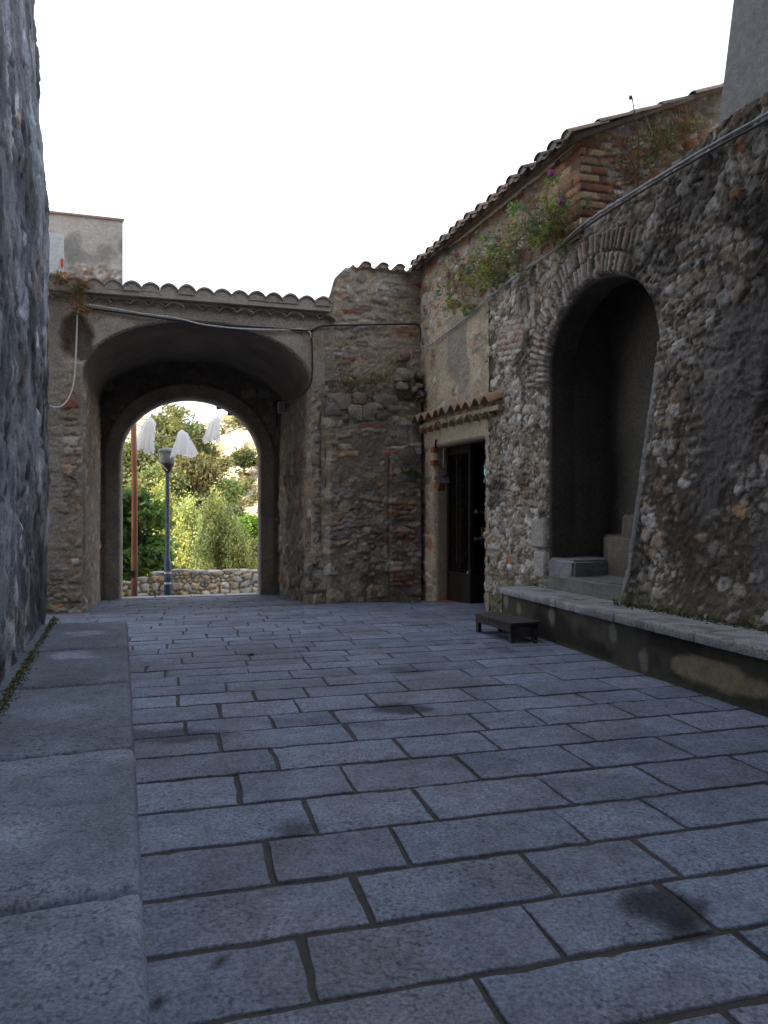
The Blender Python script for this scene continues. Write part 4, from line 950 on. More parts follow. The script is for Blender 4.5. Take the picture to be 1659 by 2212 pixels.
cable('black_cable', [oF(185,664), oF(300,681,.11), oF(440,699,.11), oF(560,707,.11), oF(668,714), oF(676,712), oF(700,704), oF(760,702), oF(880,700), oF(902,702), oF(909,716,.12), oF(908,735,.14), oF(913,746,.16)], .016, M_cableb, 'black cable pinned under the gate eaves and across the corner wall')
cable('black_cable', [oF(673,720), oF(675,780), oF(672,825), oF(655,850,.02), onplane(632, 864, OF, nF, -.6), onplane(612, 868, OF, nF, -1.2)], .016, M_cableb, 'black cable dropping down the right haunch of the gate arch')
cable('twisted_cable', [oR(911,700,.10), oR(913,725,.14), oR(910,745,.14), oR(925,748,.12), oR(960,722), oR(1000,692), oR(1035,662), oB(1075,628), oB(1130,585,.14), oB(1180,552,.16), oB(1215,525,.16), oB(1260,485,.16), oB(1340,432,.15), oB(1450,365,.15), oB(1560,300,.15), oB(1680,232,.15), oB(1900,90,.15)], .0135, M_cableg, 'thick grey cable climbing along the top of the stairway wall')
cable('twisted_cable', [oB(1200,545,.14), oB(1260,495,.14), oB(1340,442,.12), oB(1450,375,.12), oB(1560,312,.12), oB(1680,246,.12), oB(1900,104,.12)], .011, M_cableb, 'thin dark cable running just below the thick grey one')
wf = empty('wall_fixture', W(2.45, 14.4, 3.2), 'small grey electric box with a lamp bracket high on the right passage wall', 'electric box')
pf = onplane(607, 882, W(2.44, 0), (-cu, -su)); 
# passage right wall is the plane r = RF1
def onpass(px, py, off=.06):
    r = ray(px, py); n3 = A((cu, su, 0)); t = (RF1-off)/(r@n3); return A((0, 0, H))+r*t
pf = onpass(608, 880, .12)
wf.location = pf
a = Acc(); Rw = rotz(th0); a.box(pf, (.14,.20,.22), Rw); a.build('box', M_steel, wf)
a = Acc(); p2_ = onpass(598, 902, .12); a.tube([pf+A((0, .1, .12)), onpass(597, 872, .15), p2_, onpass(597, 920, .12)], .02, 8); a.build('bracket', M_iron, wf)
a = Acc(); a.box(onpass(600, 870, .12), (.16,.10,.10), Rw); a.build('hood', M_iron, wf)

# ------------------------------------------------------------------ building block behind the gatehouse at left
bk = empty('rear_house', W(-2.5, 19.5, 0), 'grey rendered house block rising behind the gatehouse roof at left', 'house')
sK = 19.9
def atS(px, s): k = (px-829.5)/1600; D = s/(cu-su*k); return W(0, 0)+A((k*D, D, 0))
pR = atS(265, sK); rR = cu*pR[0]+su*pR[1]; pL = atS(139, sK); rL = cu*pL[0]+su*pL[1]
zt_ = 1.5+645/1600*atS(107, sK)[1]
def f_bk(u, z):
    c = A((.40,.38,.36))*(.72+.5*fbm(u*1.2, z*1.2, 701, 5))[..., None]
    s = ss(.56, .66, fbm(u*2, z*1.6, 703, 4)); c = c*(1-.35*s)[..., None]
    rub = ss(1.5, .6, ((u-rL-.75)/.95)**2+((z-zt_+1.75)/.55)**2+.8*(fbm(u*5, z*5, 3, 3)-.5)); hh, cc = masonry(u, z, 711, .2, .09, cover=.15, amp=.10, pal=[(.3,.26,.25), (.4,.37,.36), (.24,.2,.19)])
    c = lerp(c, cc, rub); return .02*fbm(u*3, z*3, 705, 4)+rub*hh, c
wallgrid('wall', M_plaster, bk, W(0, sK), UD, nF, rL-5, rR, -1, zt_, .06, f_bk)
wallgrid('pale_wall', M_plaster, bk, W(0, sK-.25), UD, nF, rL-4, rL, 4, zt_-.55, .08, lambda u, z: (0*u, A((.47,.51,.53))*(.8+.3*fbm(u*2, z*2, 721, 4))[..., None]))
a = Acc()
def prism2(acc, r0, r1, s0, s1, r1b, z0, z1, col):
    acc.add([P(r0,s0,z0), P(r1,s0,z0), P(r1b,s1,z0), P(r0,s1,z0), P(r0,s0,z1), P(r1,s0,z1), P(r1b,s1,z1), P(r0,s1,z1)], [(0,1,5,4), (1,2,6,5), (2,3,7,6), (3,0,4,7), (4,5,6,7), (3,2,1,0)], col)
prism2(a, rL-5, rR, sK+.03, sK+4, rR-.9, -1, zt_-.01, (.36,.34,.32)); prism2(a, rL-5, rR+.04, sK-.05, sK+4.05, rR-.9, zt_, zt_+.05, (.3,.2,.17)); prism(a, rL-4, rL-.002, sK-.245, sK-.01, 4, zt_-.56, (.5,.53,.55)); a.build('roof', M_plaster, bk)
a = Acc(); a.box(W(rL-.02, sK-.27, zt_-1.28), (.06,.04,.20), rotz(th0), (.5,.04,.03)); tag(a.build('red_rag', flat('red_rag', (.5,.05,.04), .8)), 'small red rag at the corner of the pale wall strip', 'rag')

# ------------------------------------------------------------------ beyond the gate: parapet, lamp, pole, ghosts
pb = empty('parapet_wall', W(.7, 20.6, -.9), 'low parapet of rounded yellowish field stones beyond the gate arch', 'wall')
def f_par(u, z):
    wu = u+.03*(fbm(u*8, z*8, 3, 2)-.5); f1, f2, i1 = worley(wu/.27, z/.20, 731, .75); g1, g2, i2 = worley(wu/.13, z/.10, 733)
    s1 = ss(.05, .42, f2-f1); s2 = ss(.05, .4, g2-g1)*.5; s1 = np.where(i1 < .25, 0, s1); big = s1 >= s2
    st_ = np.where(big, s1, s2); idv = np.where(big, i1, i2)
    sc = pick(idv, [(.52,.42,.26), (.58,.51,.39), (.46,.38,.26), (.60,.56,.47), (.54,.40,.21), (.42,.38,.33)])*(.8+.4*fbm(u*12, z*12, 5, 3))[..., None]
    c = lerp(A((.24,.215,.18))*np.ones_like(sc), sc, ss(.10, .22, st_)); return .09*st_, c
def top_p(u): return -.12+.10*(fbm(u*2.5, u*0, 741, 3)-.5)-.26*ss(.3, -.9, u)-.1*ss(-1,-2,u)
wallgrid('wall', M_wall, pb, W(0, 20.6), UD, nF, -6, 6, -1.2, top_p, .022, f_par)
a = Acc(); rr_ = -6
while rr_ < 6:
    L_ = random.uniform(.25, .5); p = W(rr_+L_/2, 20.76, float(top_p(np.array([rr_+L_/2]))[0])-.01); a.stone(p, (L_*1.05, .42, .12), rr_*7.3+50, random.choice([(.42,.39,.33), (.36,.34,.3), (.46,.44,.4)]), rotz(th0)); rr_ += L_
a.build('coping', M_wall, pb, smooth=True)
a = Acc(); prism(a, -6, 6, 20.65, 20.95, -1.5, -.35, (.25,.22,.18)); a.build('core', M_plaster, pb)

def place(px, D): k = (px-829.5)/1600; return A((k*D, D, 0))
def zat(py, D): return H+(1106-py)/1600*D
DL = 18.0; lp = place(362, DL); zb = float(gz(lp[0], lp[1]))
lamp = empty('street_lamp', (lp[0], lp[1], zb), 'blue grey street lamp with conical glass head beyond the gate arch', 'street lamp')
zn = zat(1020, DL); zt2 = zat(967, DL)
a = Acc(); a.lathe((lp[0], lp[1], zb), [(.085, 0), (.085, .9), (.072, .95), (.055, 1.0), (.05, zn-zb-.05), (.055, zn-zb)], 16); a.build('pole', M_pole, lamp, True)
hh = zt2-zn; P0 = (lp[0], lp[1], zn)
a = Acc(); a.lathe(P0, [(.05, -.02), (.06, 0), (.11, .08), (.155, .18), (.165, .22), (.0, .22)], 20); a.build('bowl', M_bowl, lamp, True)
a = Acc(); a.lathe(P0, [(.165, .225), (.21, .48), (.205, .48), (.16, .225)], 20); a.build('glass', M_lampglass, lamp, True)
a = Acc(); a.lathe(P0, [(.03, .22), (.03, .30), (.06, .31), (.06, .36), (.03,.37), (.03,.44), (.0, .44)], 12); a.build('bulb_holder', M_cap, lamp)
a = Acc(); a.lathe(P0, [(.225, .475), (.235, .495), (.19, .56), (.1, .59), (.0, .60)], 20); a.build('cap', M_cap, lamp, True)
for z_ in (1.05, 1.38, 1.5, .35, .6):
    a = Acc(); a.lathe((lp[0], lp[1], zb+z_), [(.0535 if z_ > 1.02 else .0865, 0), (.0535 if z_ > 1.02 else .0865, random.uniform(.02, .06))], 16); a.build('sticker', M_white if z_ != 1.5 else M_blue, lamp)
rp = place(290, 17.3); zb2 = float(gz(rp[0], rp[1]))
pole = empty('rusty_pole', (rp[0], rp[1], zb2), 'rusty brown pole standing left of the street lamp', 'pole')
a = Acc(); a.tube([(rp[0], rp[1], zb2-.1), (rp[0]+.01, rp[1], zb2+2.4), (rp[0]-.03, rp[1], zb2+5.0)], [.075, .068, .06], 14); a.build('shaft', M_rust, pole, True)
a = Acc(); a.box((rp[0]+.0, rp[1]-.07, zat(1240, 17.3)), (.10,.05,.16)); a.build('plate', M_iron, pole)

# ghosts of gauze on a rope (zoomed pixel coords -> disp)
def zz(x, y): return (241.9+.2083*x, 846.8+.2083*y)
DG = 17.6
def gpt(x, y, D=DG): px, py = zz(x, y); k = (px-829.5)/1600; return A((k*D, D, zat(py, D)))
rope = []
a = Acc(); a.tube([gpt(200, 310), gpt(260, 340), gpt(400, 400), gpt(520, 455), gpt(610, 477), gpt(700, 490), gpt(800, 491), gpt(950, 480), gpt(1060, 462), gpt(1150, 440), gpt(1280, 388), gpt(1400, 322), gpt(1560, 240)], .011, 6)
a.tube([gpt(380, 590), gpt(440, 670), gpt(500, 740), gpt(550, 790), gpt(575, 815, 17.95)], .013, 6)
tag(a.build('rope', M_rope), 'pale rope sagging across the gate arch with white cloth figures', 'rope')
def ghost(top, bot, w0, w1, seed, label, lean=0, skew=0, drift=0.):
    t0 = gpt(*top); b0 = gpt(*bot); hgt = t0[2]-b0[2]; n = 56; m = 26; V = []; rg = random.Random(seed); ph = [rg.uniform(0, 6.28) for _ in range(5)]
    k = .2083/1600*DG
    for j in range(m):
        t = j/(m-1); cx = t0*(1-t)+b0*t+A((math.sin(t*3+ph[4])*.03, 0, 0))
        rad = (w0*math.sin(min(1, t/.22)*math.pi/2) if t < .22 else w0+(w1-w0)*((t-.22)/.78)**1.1)*k/2
        for i in range(n):
            th = 2*math.pi*i/n; fold = 1+.30*t*math.sin(7*th+ph[0]+2*t)+.16*t*math.sin(12*th+ph[1])+.07*math.sin(3*th+ph[2]+t*4)
            hem = 0 if t < .8 else (t-.8)*1.1*(math.sin(3*th+ph[3])+.6*math.sin(5*th+ph[1]))*hgt*.35
            V.append(cx+A((rad*fold*math.cos(th), rad*.62*fold*math.sin(th), hem+drift*t*math.cos(th))))
    F = [(j*n+i, j*n+(i+1) % n, (j+1)*n+(i+1) % n, (j+1)*n+i) for j in range(m-1) for i in range(n)]
    o_ = mk('cloth_ghost', V, F, M_cloth, None, None, True); return tag(o_, label, 'decoration', 'white cloth ghosts hanging on the rope')
ghost((405, 262), (340, 610), 135, 165, 1, 'ruffled white cloth ghost hanging nearest the rusty pole', drift=-.03)
ghost((735, 388), (735, 655), 110, 240, 2, 'bell shaped white cloth ghost hanging over the street lamp')
ghost((1110, 242), (1020, 505), 85, 150, 3, 'narrow white cloth ghost leaning, farthest from the rusty pole', drift=.02)

# ------------------------------------------------------------------ hillside and ground sheet
def hz(x, y):
    q = y
    z = np.interp(q, [-40, 20, 23, 30, 45, 70, 95, 120, 160, 260, 900], [-6, -2.2, -3.5, -6.5, -6.5, -3, 4.5, 13.0, 21, 26, 26])
    k = x/np.maximum(y, 10)
    z = z+np.interp(k, [-.6, -.36, -.29, -.24, -.15, 0, .3], [5, 2, 0, -.5, 3.5, 7, 9])*np.interp(y, [30, 60, 100, 900], [0, .7, 1.2, 1.2])
    n = fbm(x*.07+5, y*.07, 801, 5)-.5
    r = np.abs(fbm(x*.16+2, y*.1, 803, 4)-.5)
    return z+n*7*np.interp(y, [25, 60], [.1, 1])-r*9*np.interp(y, [35, 70], [0, 1])+.8*(fbm(x*.9, y*.9, 805, 3)-.5)
xs = np.r_[np.linspace(-900, -95, 20), np.linspace(-90, 40, 330), np.linspace(50, 900, 20)]; ys = np.r_[np.linspace(-900, 10, 12), np.linspace(21, 170, 330), np.linspace(180, 1200, 20)]
X, Y = np.meshgrid(xs, ys, indexing='ij'); Z = hz(X, Y); Z = np.where(Y < 20, -2.5, Z)
idx = np.arange(X.size).reshape(X.shape); F = np.stack([idx[:-1, :-1], idx[1:, :-1], idx[1:, 1:], idx[:-1, 1:]], -1).reshape(-1, 4)
gr = ss(.50, .64, fbm(X*.12+9, Y*.12, 811, 5)); c = lerp(A((.42,.34,.26))*np.ones(X.shape+(3,)), A((.26,.22,.12))*np.ones(X.shape+(3,)), gr)
rk = ss(.50, .60, fbm(X*.3, Y*.3, 813, 4)); c = lerp(c, A((.56,.49,.41))*np.ones_like(c), rk*(1-gr)); c = c*(.75+.5*fbm(X*1.2, Y*1.2, 815, 3))[..., None]
tag(mk('hillside', np.dstack([X, Y, Z]).reshape(-1, 3), F, M_soil, None, c.reshape(-1, 3), True), kind='structure')

# ------------------------------------------------------------------ vegetation
def leaves(P_, size, cols, rg, long=1.6, droop=0.):
    """one quad (bent) per point"""
    n = len(P_); d = rg.normal(size=(n, 3)); d[:, 2] = d[:, 2]*.6-droop; d /= np.linalg.norm(d, axis=1)[:, None]+1e-9
    e = rg.normal(size=(n, 3)); e -= d*(e*d).sum(1)[:, None]; e /= np.linalg.norm(e, axis=1)[:, None]+1e-9
    s = size*rg.uniform(.6, 1.35, n)[:, None]
    V = np.stack([P_-d*s*long*.5, P_+e*s*.42, P_+d*s*long*.5, P_-e*s*.42], 1).reshape(-1, 3)
    F = np.arange(4*n).reshape(n, 4); C = np.repeat(cols, 4, 0); return V, F, C
def crown_pts(blobs, nclump, per, csize, rg, vs=(1, 1, .7)):
    vol = np.array([b[1][0]*b[1][1]*b[1][2] for b in blobs])**.75; vol = vol/vol.sum(); out = []; cid = []
    for bi, (c, r) in enumerate(blobs):
        n = max(3, int(nclump*vol[bi])); d = rg.normal(size=(n, 3)); d /= np.linalg.norm(d, axis=1)[:, None]
        rad = rg.uniform(.45, 1.0, n)**.6; cc = A(c)+d*rad[:, None]*A(r)
        out.append(cc)
    cc = np.concatenate(out); n = len(cc)
    sz = csize*rg.uniform(.6, 1.3, n)
    P_ = np.repeat(cc, per, 0)+rg.normal(size=(n*per, 3))*np.repeat(sz, per)[:, None]*A(vs); return P_, np.repeat(np.arange(n), per), n
def tree(px0, px1, py0, py1, D, col, label, kind='tree', leaf=.12, n=90, per=55, seed=0, blobs=None, csz=.35, trunk=(.24,.17,.11), droop=.3, vary=.35, name='leafy_tree', fork=False, trunk_r=.16, depth=None, low=None, grp='trees beyond the gate', vs=(1, 1, .7)):
    rg = np.random.default_rng(seed); rr = random.Random(seed)
    cx = place((px0+px1)/2, D); wv = (px1-px0)/1600*D/2; z1_, z0_ = zat(py0, D), zat(py1, D); zg = float(hz(np.array([cx[0]]), np.array([cx[1]]))[0])
    if low is not None: zg = min(zg, low)
    base = (cx[0], cx[1], zg)
    root = empty(name, base, label, 'tree' if kind == 'tree' else 'bush', grp)
    hc = (z0_+z1_)/2; hr = (z1_-z0_)/2; dp = depth or wv
    if blobs is None:
        blobs = []
        for i in range(7):
            blobs.append(((cx[0]+rr.uniform(-.45, .45)*wv, cx[1]+rr.uniform(-.4, .4)*dp, hc+rr.uniform(-.55, .62)*hr), (wv*rr.uniform(.42, .62), dp*.6, hr*rr.uniform(.36, .5))))
    P_, cid, nc = crown_pts(blobs, n, per, csz, rg, vs)
    tone = (1+vary*(rg.random(nc)*2-1))[cid]; hue = (rg.random(nc)-.5)[cid]
    cols = A(col)[None, :]*tone[:, None]*rg.uniform(.75, 1.3, len(P_))[:, None]; cols[:, 0] *= 1+.35*hue; cols[:, 2] *= 1-.3*hue
    V, F, C = leaves(P_, leaf, cols, rg, droop=droop); 
    a = Acc(); top = A((cx[0], cx[1], hc+hr*.3)); b0 = A((cx[0], cx[1], zg-.3))
    mid = b0*.45+top*.55+A((rr.uniform(-.2, .2)*wv, 0, 0)); a.tube([b0, (b0+mid)/2+A((rr.uniform(-.1, .1), 0, 0)), mid, top], [trunk_r, trunk_r*.8, trunk_r*.55, trunk_r*.15], 8, trunk)
    for i in range(6):
        t = rr.uniform(.3, .95); s_ = mid*(1-t)+top*t if rr.random() < .5 else b0*(1-t*.5-.3)+mid*(t*.5+.3); bl = blobs[i % len(blobs)][0]
        a.tube([s_, (s_+A(bl))/2+A((0, 0, .2)), A(bl)], [trunk_r*.4, trunk_r*.25, trunk_r*.08], 6, trunk)
    a.build('trunk', M_bark, root, True)
    mk('crown', V, F, M_leaf, root, C); return root
LG = (.26,.30,.06)
def pb_(lst, D, dz=.8, jit=0.):
    out = []
    for (x, y, w, h_) in lst:
        p = place(x, D); k = D/1600; out.append(((p[0], p[1]+random.uniform(-jit, jit), zat(y, D)), (w*k, max(dz, w*k*.6), h_*k)))
    return out
tree(313, 388, 1050, 1260, 36, (.34,.37,.14), 'bright yellow green tree directly behind the street lamp', seed=1, n=300, per=45, leaf=.085, csz=.17, vary=.45, vs=(.8, .8, 1.8), droop=1.0,
    blobs=pb_([(350,1062,9,12), (343,1082,18,14), (362,1090,14,18), (352,1110,26,20), (372,1125,18,26), (345,1145,30,26), (370,1165,24,26), (340,1185,30,26), (365,1210,34,26), (330,1225,30,24)], 36, jit=.6))
tree(372, 442, 1100, 1262, 33, (.33,.36,.14), 'bright feathery green tree midway between lamp and right jamb', seed=2, n=290, per=42, leaf=.08, csz=.14, droop=1.3, vary=.5, vs=(.8, .8, 2.0),
    blobs=pb_([(402,1104,11,14), (397,1122,15,16), (410,1138,14,14), (393,1152,20,20), (415,1165,20,22), (400,1185,30,24), (385,1205,26,24), (418,1210,26,24), (400,1230,36,20)], 33, jit=.5))
tree(430, 545, 1098, 1262, 30, (.30,.34,.16), 'broad weeping pale green tree nearest the right jamb of the arch', seed=3, n=400, per=42, leaf=.075, csz=.12, droop=1.6, vary=.5, vs=(.8, .8, 2.2),
    blobs=pb_([(470,1092,11,13), (456,1106,12,14), (478,1112,16,14), (448,1130,13,16), (470,1136,20,16), (496,1140,14,16), (455,1158,20,20), (485,1165,24,22), (512,1160,14,20), (445,1188,22,24), (478,1195,28,26), (510,1192,22,24), (535,1185,14,20), (450,1220,28,22), (495,1225,36,22), (530,1225,24,20)], 30, jit=.5))
tree(532, 590, 1175, 1262, 32, (.20,.20,.12), 'dull grey green shrub half hidden by the right jamb', seed=13, n=90, per=60, leaf=.11, csz=.3, kind='bush', name='leafy_bush')
# near dark broadleaf at left in layered sprays
D1 = 24.5; rgb_ = random.Random(4); bl = []
for (x, y, w, h_) in [(270,1085,28,14), (300,1078,26,12), (285,1110,34,16), (325,1098,30,14), (345,1118,22,12), (272,1140,24,12), (315,1132,30,10), (300,1165,30,8), (330,1182,30,12), (350,1200,26,12), (275,1215,26,12), (340,1215,36,10), (300,1198,28,8), (370,1226,18,7), (275,1240,26,12), (310,1232,24,10), (250,1100,30,40), (245,1180,30,40)]:
    p = place(x, D1); k = D1/1600; bl.append(((p[0], p[1]+rgb_.uniform(-.8, .8), zat(y, D1)), (w*k, .7, h_*k)))
tree(235, 365, 1070, 1240, D1, (.10,.17,.055), 'dark green broad leaved tree nearest the left jamb of the arch', seed=4, blobs=bl, n=200, per=42, leaf=.15, csz=.16, droop=.2, trunk=(.1,.08,.06), vary=.45, trunk_r=.12)
# upper background
tree(240, 330, 955, 1110, 62, (.13,.15,.065), 'tall dark tree high behind the rusty pole', seed=5, n=240, per=60, leaf=.24, csz=.7)
bl = []
for (x, y, w, h_) in [(330,898,6,6), (345,912,8,8), (372,882,6,6), (384,895,7,8), (368,905,7,6), (352,930,18,12), (378,945,20,14), (398,925,12,5), (412,920,12,5), (424,932,12,5), (410,945,16,8), (360,965,28,18), (390,975,28,18), (345,990,26,22), (410,960,22,18), (440,985,16,24), (372,1000,26,20)]:
    p = place(x, 66); k = 66/1600; bl.append(((p[0], p[1]+rgb_.uniform(-2, 2), zat(y, 66)), (w*k, 1.6, h_*k)))
tree(330, 440, 885, 1060, 66, (.16,.18,.08), 'tallest feathery tree with thin top against the sky', seed=6, blobs=bl, n=300, per=42, leaf=.22, csz=.42, trunk=(.42,.28,.15), trunk_r=.3)
a6 = bpy.data.objects.get('leafy_tree.005')
tree(385, 462, 992, 1110, 58, (.135,.12,.055), 'large olive brown tree behind the lamp, right of it', seed=7, n=280, per=60, leaf=.2, csz=.5, droop=.9, trunk=(.3,.25,.15))
tree(460, 512, 1042, 1088, 74, (.22,.28,.11), 'round light green tree on the lower slope', seed=8, n=150, per=60, leaf=.24, csz=.5)
tree(480, 522, 1098, 1150, 46, (.10,.125,.07), 'blue green dark bush above the weeping tree', seed=9, n=130, per=60, leaf=.16, csz=.35, kind='bush', name='leafy_bush')
tree(522, 560, 1126, 1148, 42, (.11,.20,.03), 'small vivid green bush at the foot of the pale slope', seed=10, n=90, per=60, leaf=.13, csz=.3, kind='bush', name='leafy_bush')
tree(395, 480, 1080, 1160, 50, (.05,.06,.03), 'dark bush behind the feathery green tree', seed=11, n=150, per=60, leaf=.18, csz=.4, kind='bush', name='leafy_bush')
tree(496, 558, 974, 1008, 92, (.10,.12,.05), 'dark green bush cluster high on the pale slope', seed=12, n=110, per=45, leaf=.22, csz=.38, trunk_r=.03, kind='bush', name='leafy_bush')
tree(508, 545, 898, 915, 118, (.12,.125,.06), 'scrubby bush on the skyline at right of the arch', seed=14, n=40, per=45, leaf=.3, csz=.5, kind='bush', name='leafy_bush')
tree(300, 392, 1015, 1120, 55, (.15,.17,.07), 'mid green tree behind the yellow green one', seed=15, n=220, per=55, leaf=.2, csz=.5)
tree(462, 492, 992, 1022, 84, (.15,.15,.07), 'small olive bush on the slope above the round tree', seed=16, n=40, per=45, leaf=.22, csz=.35, kind='bush', name='leafy_bush')
random.seed(77); rg = np.random.default_rng(77)
Vs = []; Cs = []; nl = 0                           # low scrub over the slope, uncountable
pts = []
for i in range(520):
    y = rg.uniform(60, 135); x = y*rg.uniform(-.40, -.10)
    if vn(np.array([x*.1]), np.array([y*.1]), 5)[0] < .42: continue
    z = float(hz(np.array([x]), np.array([y]))[0]); r = rg.uniform(.4, 1.3); m = 70
    p = A((x, y, z+r*.35))+rg.normal(size=(m, 3))*A((r*.5, r*.5, r*.32)); cc = A(random.choice([(.13,.14,.05), (.09,.11,.04), (.17,.16,.07), (.2,.17,.09)]))
    V, F, C = leaves(p, .30, np.tile(cc, (m, 1))*rg.uniform(.7, 1.3, m)[:, None], rg); Vs.append(V); Cs.append(C)
V = np.concatenate(Vs); tag(mk('hillside_scrub', V, np.arange(len(V)).reshape(-1, 4), M_leaf, None, np.concatenate(Cs)), 'low olive scrub scattered over the pale rocky slope', 'scrub', kind='stuff')

def wall_plant(name, label, pts, spread, nl_, size, cols, seed, stems=12, grass=0, flowers=0, grp=None, hang=.0, up=.1, gl=.3, cat='plant'):
    rg = np.random.default_rng(seed); pts = [A(p) for p in pts]; c0 = np.mean(pts, 0)
    root = empty(name, c0, label, cat, grp)
    ids = rg.integers(0, len(pts), nl_); base = np.array(pts)[ids]
    # small sprays: cluster leaves around twig ends
    tw = np.array(pts)[rg.integers(0, len(pts), max(8, nl_//14))]+rg.normal(size=(max(8, nl_//14), 3))*A(spread)+A((0, 0, up))
    j = rg.integers(0, len(tw), nl_); P_ = tw[j]+rg.normal(size=(nl_, 3))*size*1.3
    pal = np.array(cols, float); cc = pal[(h2(j, j*0, seed)*len(pal)).astype(int) % len(pal)]*rg.uniform(.7, 1.35, nl_)[:, None]
    V, F, C = leaves(P_, size, cc, rg, long=1.9, droop=.2); mk('foliage', V, F, M_leaf, root, C)
    a = Acc()
    for i in range(min(stems, len(tw))):
        b_ = pts[i % len(pts)]+A((0, 0, -.03)); a.tube([b_, (b_+tw[i])/2+A((rg.normal()*.03, rg.normal()*.03, .04)), tw[i]], [.006, .004, .002], 5, (.16,.13,.07))
    for i in range(grass):
        b_ = pts[rg.integers(0, len(pts))]+rg.normal(size=3)*A(spread)*.6; l = gl*rg.uniform(.5, 1.2); dd = rg.normal(size=3)*A((.5, .5, .3))+A((0, 0, 1-2*hang*rg.random())); dd /= np.linalg.norm(dd)
        tip = b_+dd*l+A((0, 0, -.25*l)); a.tube([b_, b_+dd*l*.6, tip], [.004, .003, .001], 3, random.choice([(.36,.21,.11), (.42,.32,.18), (.30,.16,.09), (.36,.32,.14)]), cap=False)
    a.build('stems', M_leaf, root)
    if flowers:
        for i in range(flowers):
            a = Acc(); p = tw[rg.integers(0, len(tw))]+A((0, 0, .06)); a.stone(p, (.085, .085, .08), i*3.1, (.46,.16,.42)); a.build('flower', M_leaf, root)
    return root
PG = [(.07,.14,.06), (.12,.18,.05), (.05,.10,.06), (.16,.20,.05), (.08,.13,.08)]
pp = lambda L_, o=.16: [onplane(x, y, Q, nB, o) for x, y in L_]
PG2 = [(.14,.25,.12), (.26,.34,.09), (.10,.19,.14), (.31,.35,.11), (.17,.25,.17)]
wall_plant('wall_shrub', 'flowering green shrub with purple blooms hanging over the cable at mid wall', pp([(985,620), (1005,600), (1025,585), (1045,575), (1020,635), (1000,640), (1060,600), (1040,615), (1065,570), (975,605)], .24), (.15,.15,.12), 900, .036, PG2, 31, grass=240, flowers=5, hang=.6, up=.06, gl=.34)
wall_plant('wall_shrub', 'bushier green and rust coloured shrub nearer the brick quoin', pp([(1090,545), (1110,525), (1130,505), (1150,510), (1170,490), (1120,555), (1195,475), (1210,462), (1085,565), (1150,480), (1175,520), (1200,500)], .26), (.15,.15,.13), 1100, .038, PG2, 32, grass=320, flowers=5, hang=.5, up=.06, gl=.34)
wall_plant('wall_plant', 'small green sprig below the flowering shrub', pp([(975,652), (990,648), (1005,660), (1015,665)], .14), (.10,.10,.06), 380, .030, PG2, 33, grass=30, hang=.7, up=-.02)
tpts = [onplane(x, y, K, nA, .15) for x, y in ((1380,335), (1395,300), (1420,330), (1440,295), (1455,315), (1470,285), (1490,280), (1500,305), (1410,350), (1375,365), (1350,385), (1480,285))]
wall_plant('wall_shrub', 'dull dry shrub on the terrace against the far end wall below the grey block', tpts, (.15,.12,.13), 480, .030, [(.13,.17,.09), (.19,.18,.11), (.09,.13,.08), (.22,.18,.12)], 34, grass=150, flowers=0, up=.03, gl=.42)
lpts = [onplane(x, y, OF, nF, .16) for x, y in ((735,835), (760,840), (790,835), (815,825), (835,815), (750,815))]
wall_plant('ledge_plant', 'wispy plants on the ledge of the corner wall', lpts, (.10,.06,.07), 260, .026, PG, 35, grass=130, up=.02, gl=.25)
lpts = [onplane(x, y, OF, nF, .22) for x, y in ((890,860), (905,850), (930,850), (945,845), (920,870), (955,830), (935,875), (960,860))]
wall_plant('ledge_plant', 'moss green tuft with purple flower above the shop canopy', lpts, (.08,.06,.07), 800, .028, [(.13,.15,.05), (.10,.12,.04), (.17,.17,.07), (.07,.11,.05)], 36, grass=130, flowers=1, up=0, gl=.18, hang=.5)
wall_plant('wall_plant', 'dark green fern growing from the wall left of the shop door', [onplane(x, y, OF, nF, .28) for x, y in ((870,1022), (885,1018), (900,1022))], (.07,.05,.03), 300, .026, [(.05,.09,.04), (.07,.12,.05)], 37, up=0, grass=10, gl=.1)
lpts = [onplane(x, y, OF, nF, .28) for x, y in ((135,602), (160,612), (180,618), (160,640), (165,668), (185,672), (120,598), (175,655), (172,625))]
wall_plant('wall_plant', 'rusty hanging creeper at the left end of the gatehouse eaves', lpts, (.07,.05,.05), 420, .030, [(.10,.16,.08), (.30,.13,.05), (.24,.12,.06), (.12,.15,.06)], 38, grass=150, up=.0, gl=.22, hang=.6)
g0 = gp(885, 1298); wall_plant('ground_weed', 'small pale green weed at the foot of the corner by the shop', [A((g0[0]+dx, 12.75, -.10)) for dx in (-.08, 0, .08)], (.07,.05,.015), 220, .03, [(.13,.17,.10), (.10,.14,.08)], 39, up=.02, grass=10, gl=.08)
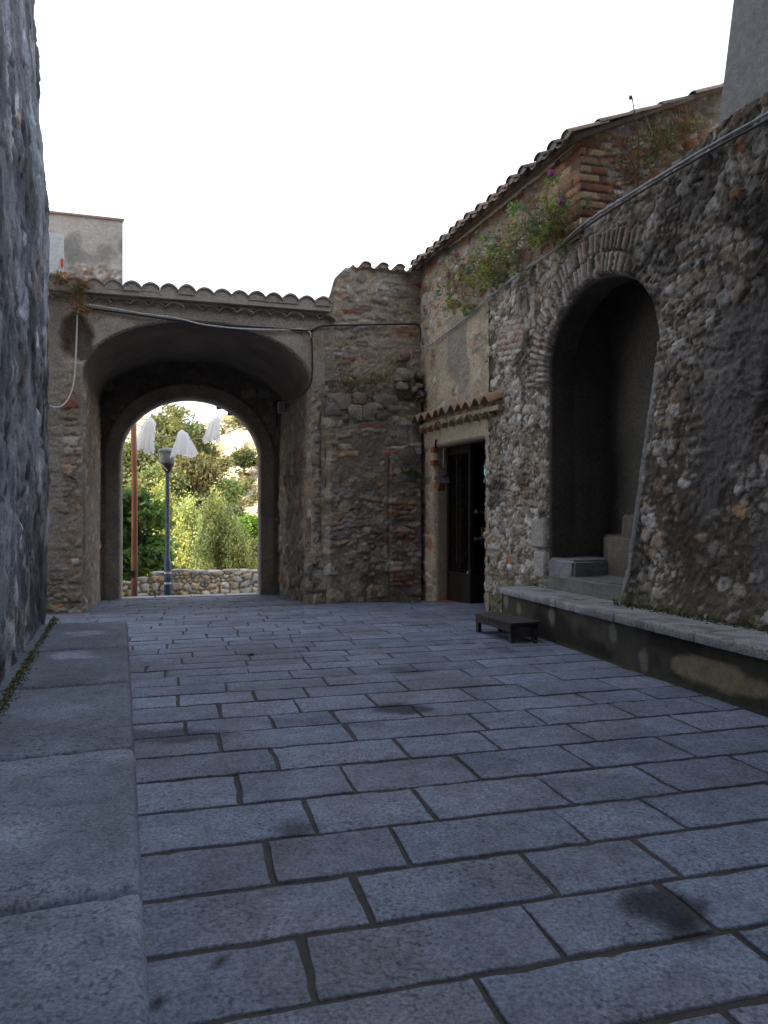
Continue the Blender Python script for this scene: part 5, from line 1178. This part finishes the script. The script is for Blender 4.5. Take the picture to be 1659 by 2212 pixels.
# moss strip along the inner edge of the ledge and along the bench back
rgm = np.random.default_rng(5); n = 4200
t_ = rgm.uniform(-.1, 7, n); q_ = np.abs(rgm.normal(size=n))*.03
keep = vn(t_*3, t_*0, 3)*.8+.3 > rgm.random(n); t_, q_ = t_[keep], q_[keep]
P_ = (OL+nL*.03)[None, :]+t_[:, None]*dL+q_[:, None]*nL; P_[:, 2] = zl+np.maximum(0, .05-q_)*rgm.random(len(t_))
V, F, C = leaves(P_, .013, np.tile(A((.085,.09,.022)), (len(P_), 1))*rgm.uniform(.6, 1.3, len(P_))[:, None], rgm)
t2 = rgm.uniform(3.3, 9, 1600); q2 = np.abs(rgm.normal(size=1600))*.05; P2_ = Q[None, :]+t2[:, None]*dB+(.14+q2)[:, None]*nB; P2_[:, 2] = .51+np.maximum(0, .05-q2)*rgm.random(1600)
V2, F2, C2 = leaves(P2_, .016, np.tile(A((.06,.065,.022)), (1600, 1))*rgm.uniform(.5, 1.3, 1600)[:, None], rgm)
V = np.concatenate([V, V2]); tag(mk('moss', V, np.arange(len(V)).reshape(-1, 4), M_leaf, None, np.concatenate([C, C2])), 'yellow green moss along the foot of the walls', 'moss', kind='stuff')
# thistle head standing up behind the roof
th = empty('dry_thistle', K+uA*1.2+A((0, 0, 6.2)), 'dry thistle stalk with round head above the roof edge', 'plant')
pa = K+nA*.35+uA*.75
D_ = 8.9; hd = place(1362, D_); hd[2] = zat(211, D_)
a = Acc(); a.tube([(hd[0]+.12, hd[1]+.1, zat(420, D_)), (hd[0]+.1, hd[1], zat(300, D_)), (hd[0]+.02, hd[1], hd[2])], [.012, .009, .007], 5, (.25,.2,.1)); a.build('stalk', M_leaf, th)
a = Acc(); a.stone(hd, (.045, .045, .05), 3, (.25,.18,.3)); a.build('head', M_leaf, th)
# small litter: pebble on the paving
g = gp(544, 1416)
a = Acc(); a.stone((g[0], g[1], .01), (.05, .03, .025), 9, (.03,.03,.03)); tag(a.build('pebble', M_wall), 'single dark pebble lying on the paving', 'pebble')
g = gp(1153, 1392); a = Acc(); a.stone((g[0]+.03, g[1]+.08, .015), (.06, .05, .04), 12, (.06,.05,.04)); tag(a.build('pebble', M_wall), 'dark crumb of stone beside the wooden stool', 'pebble')
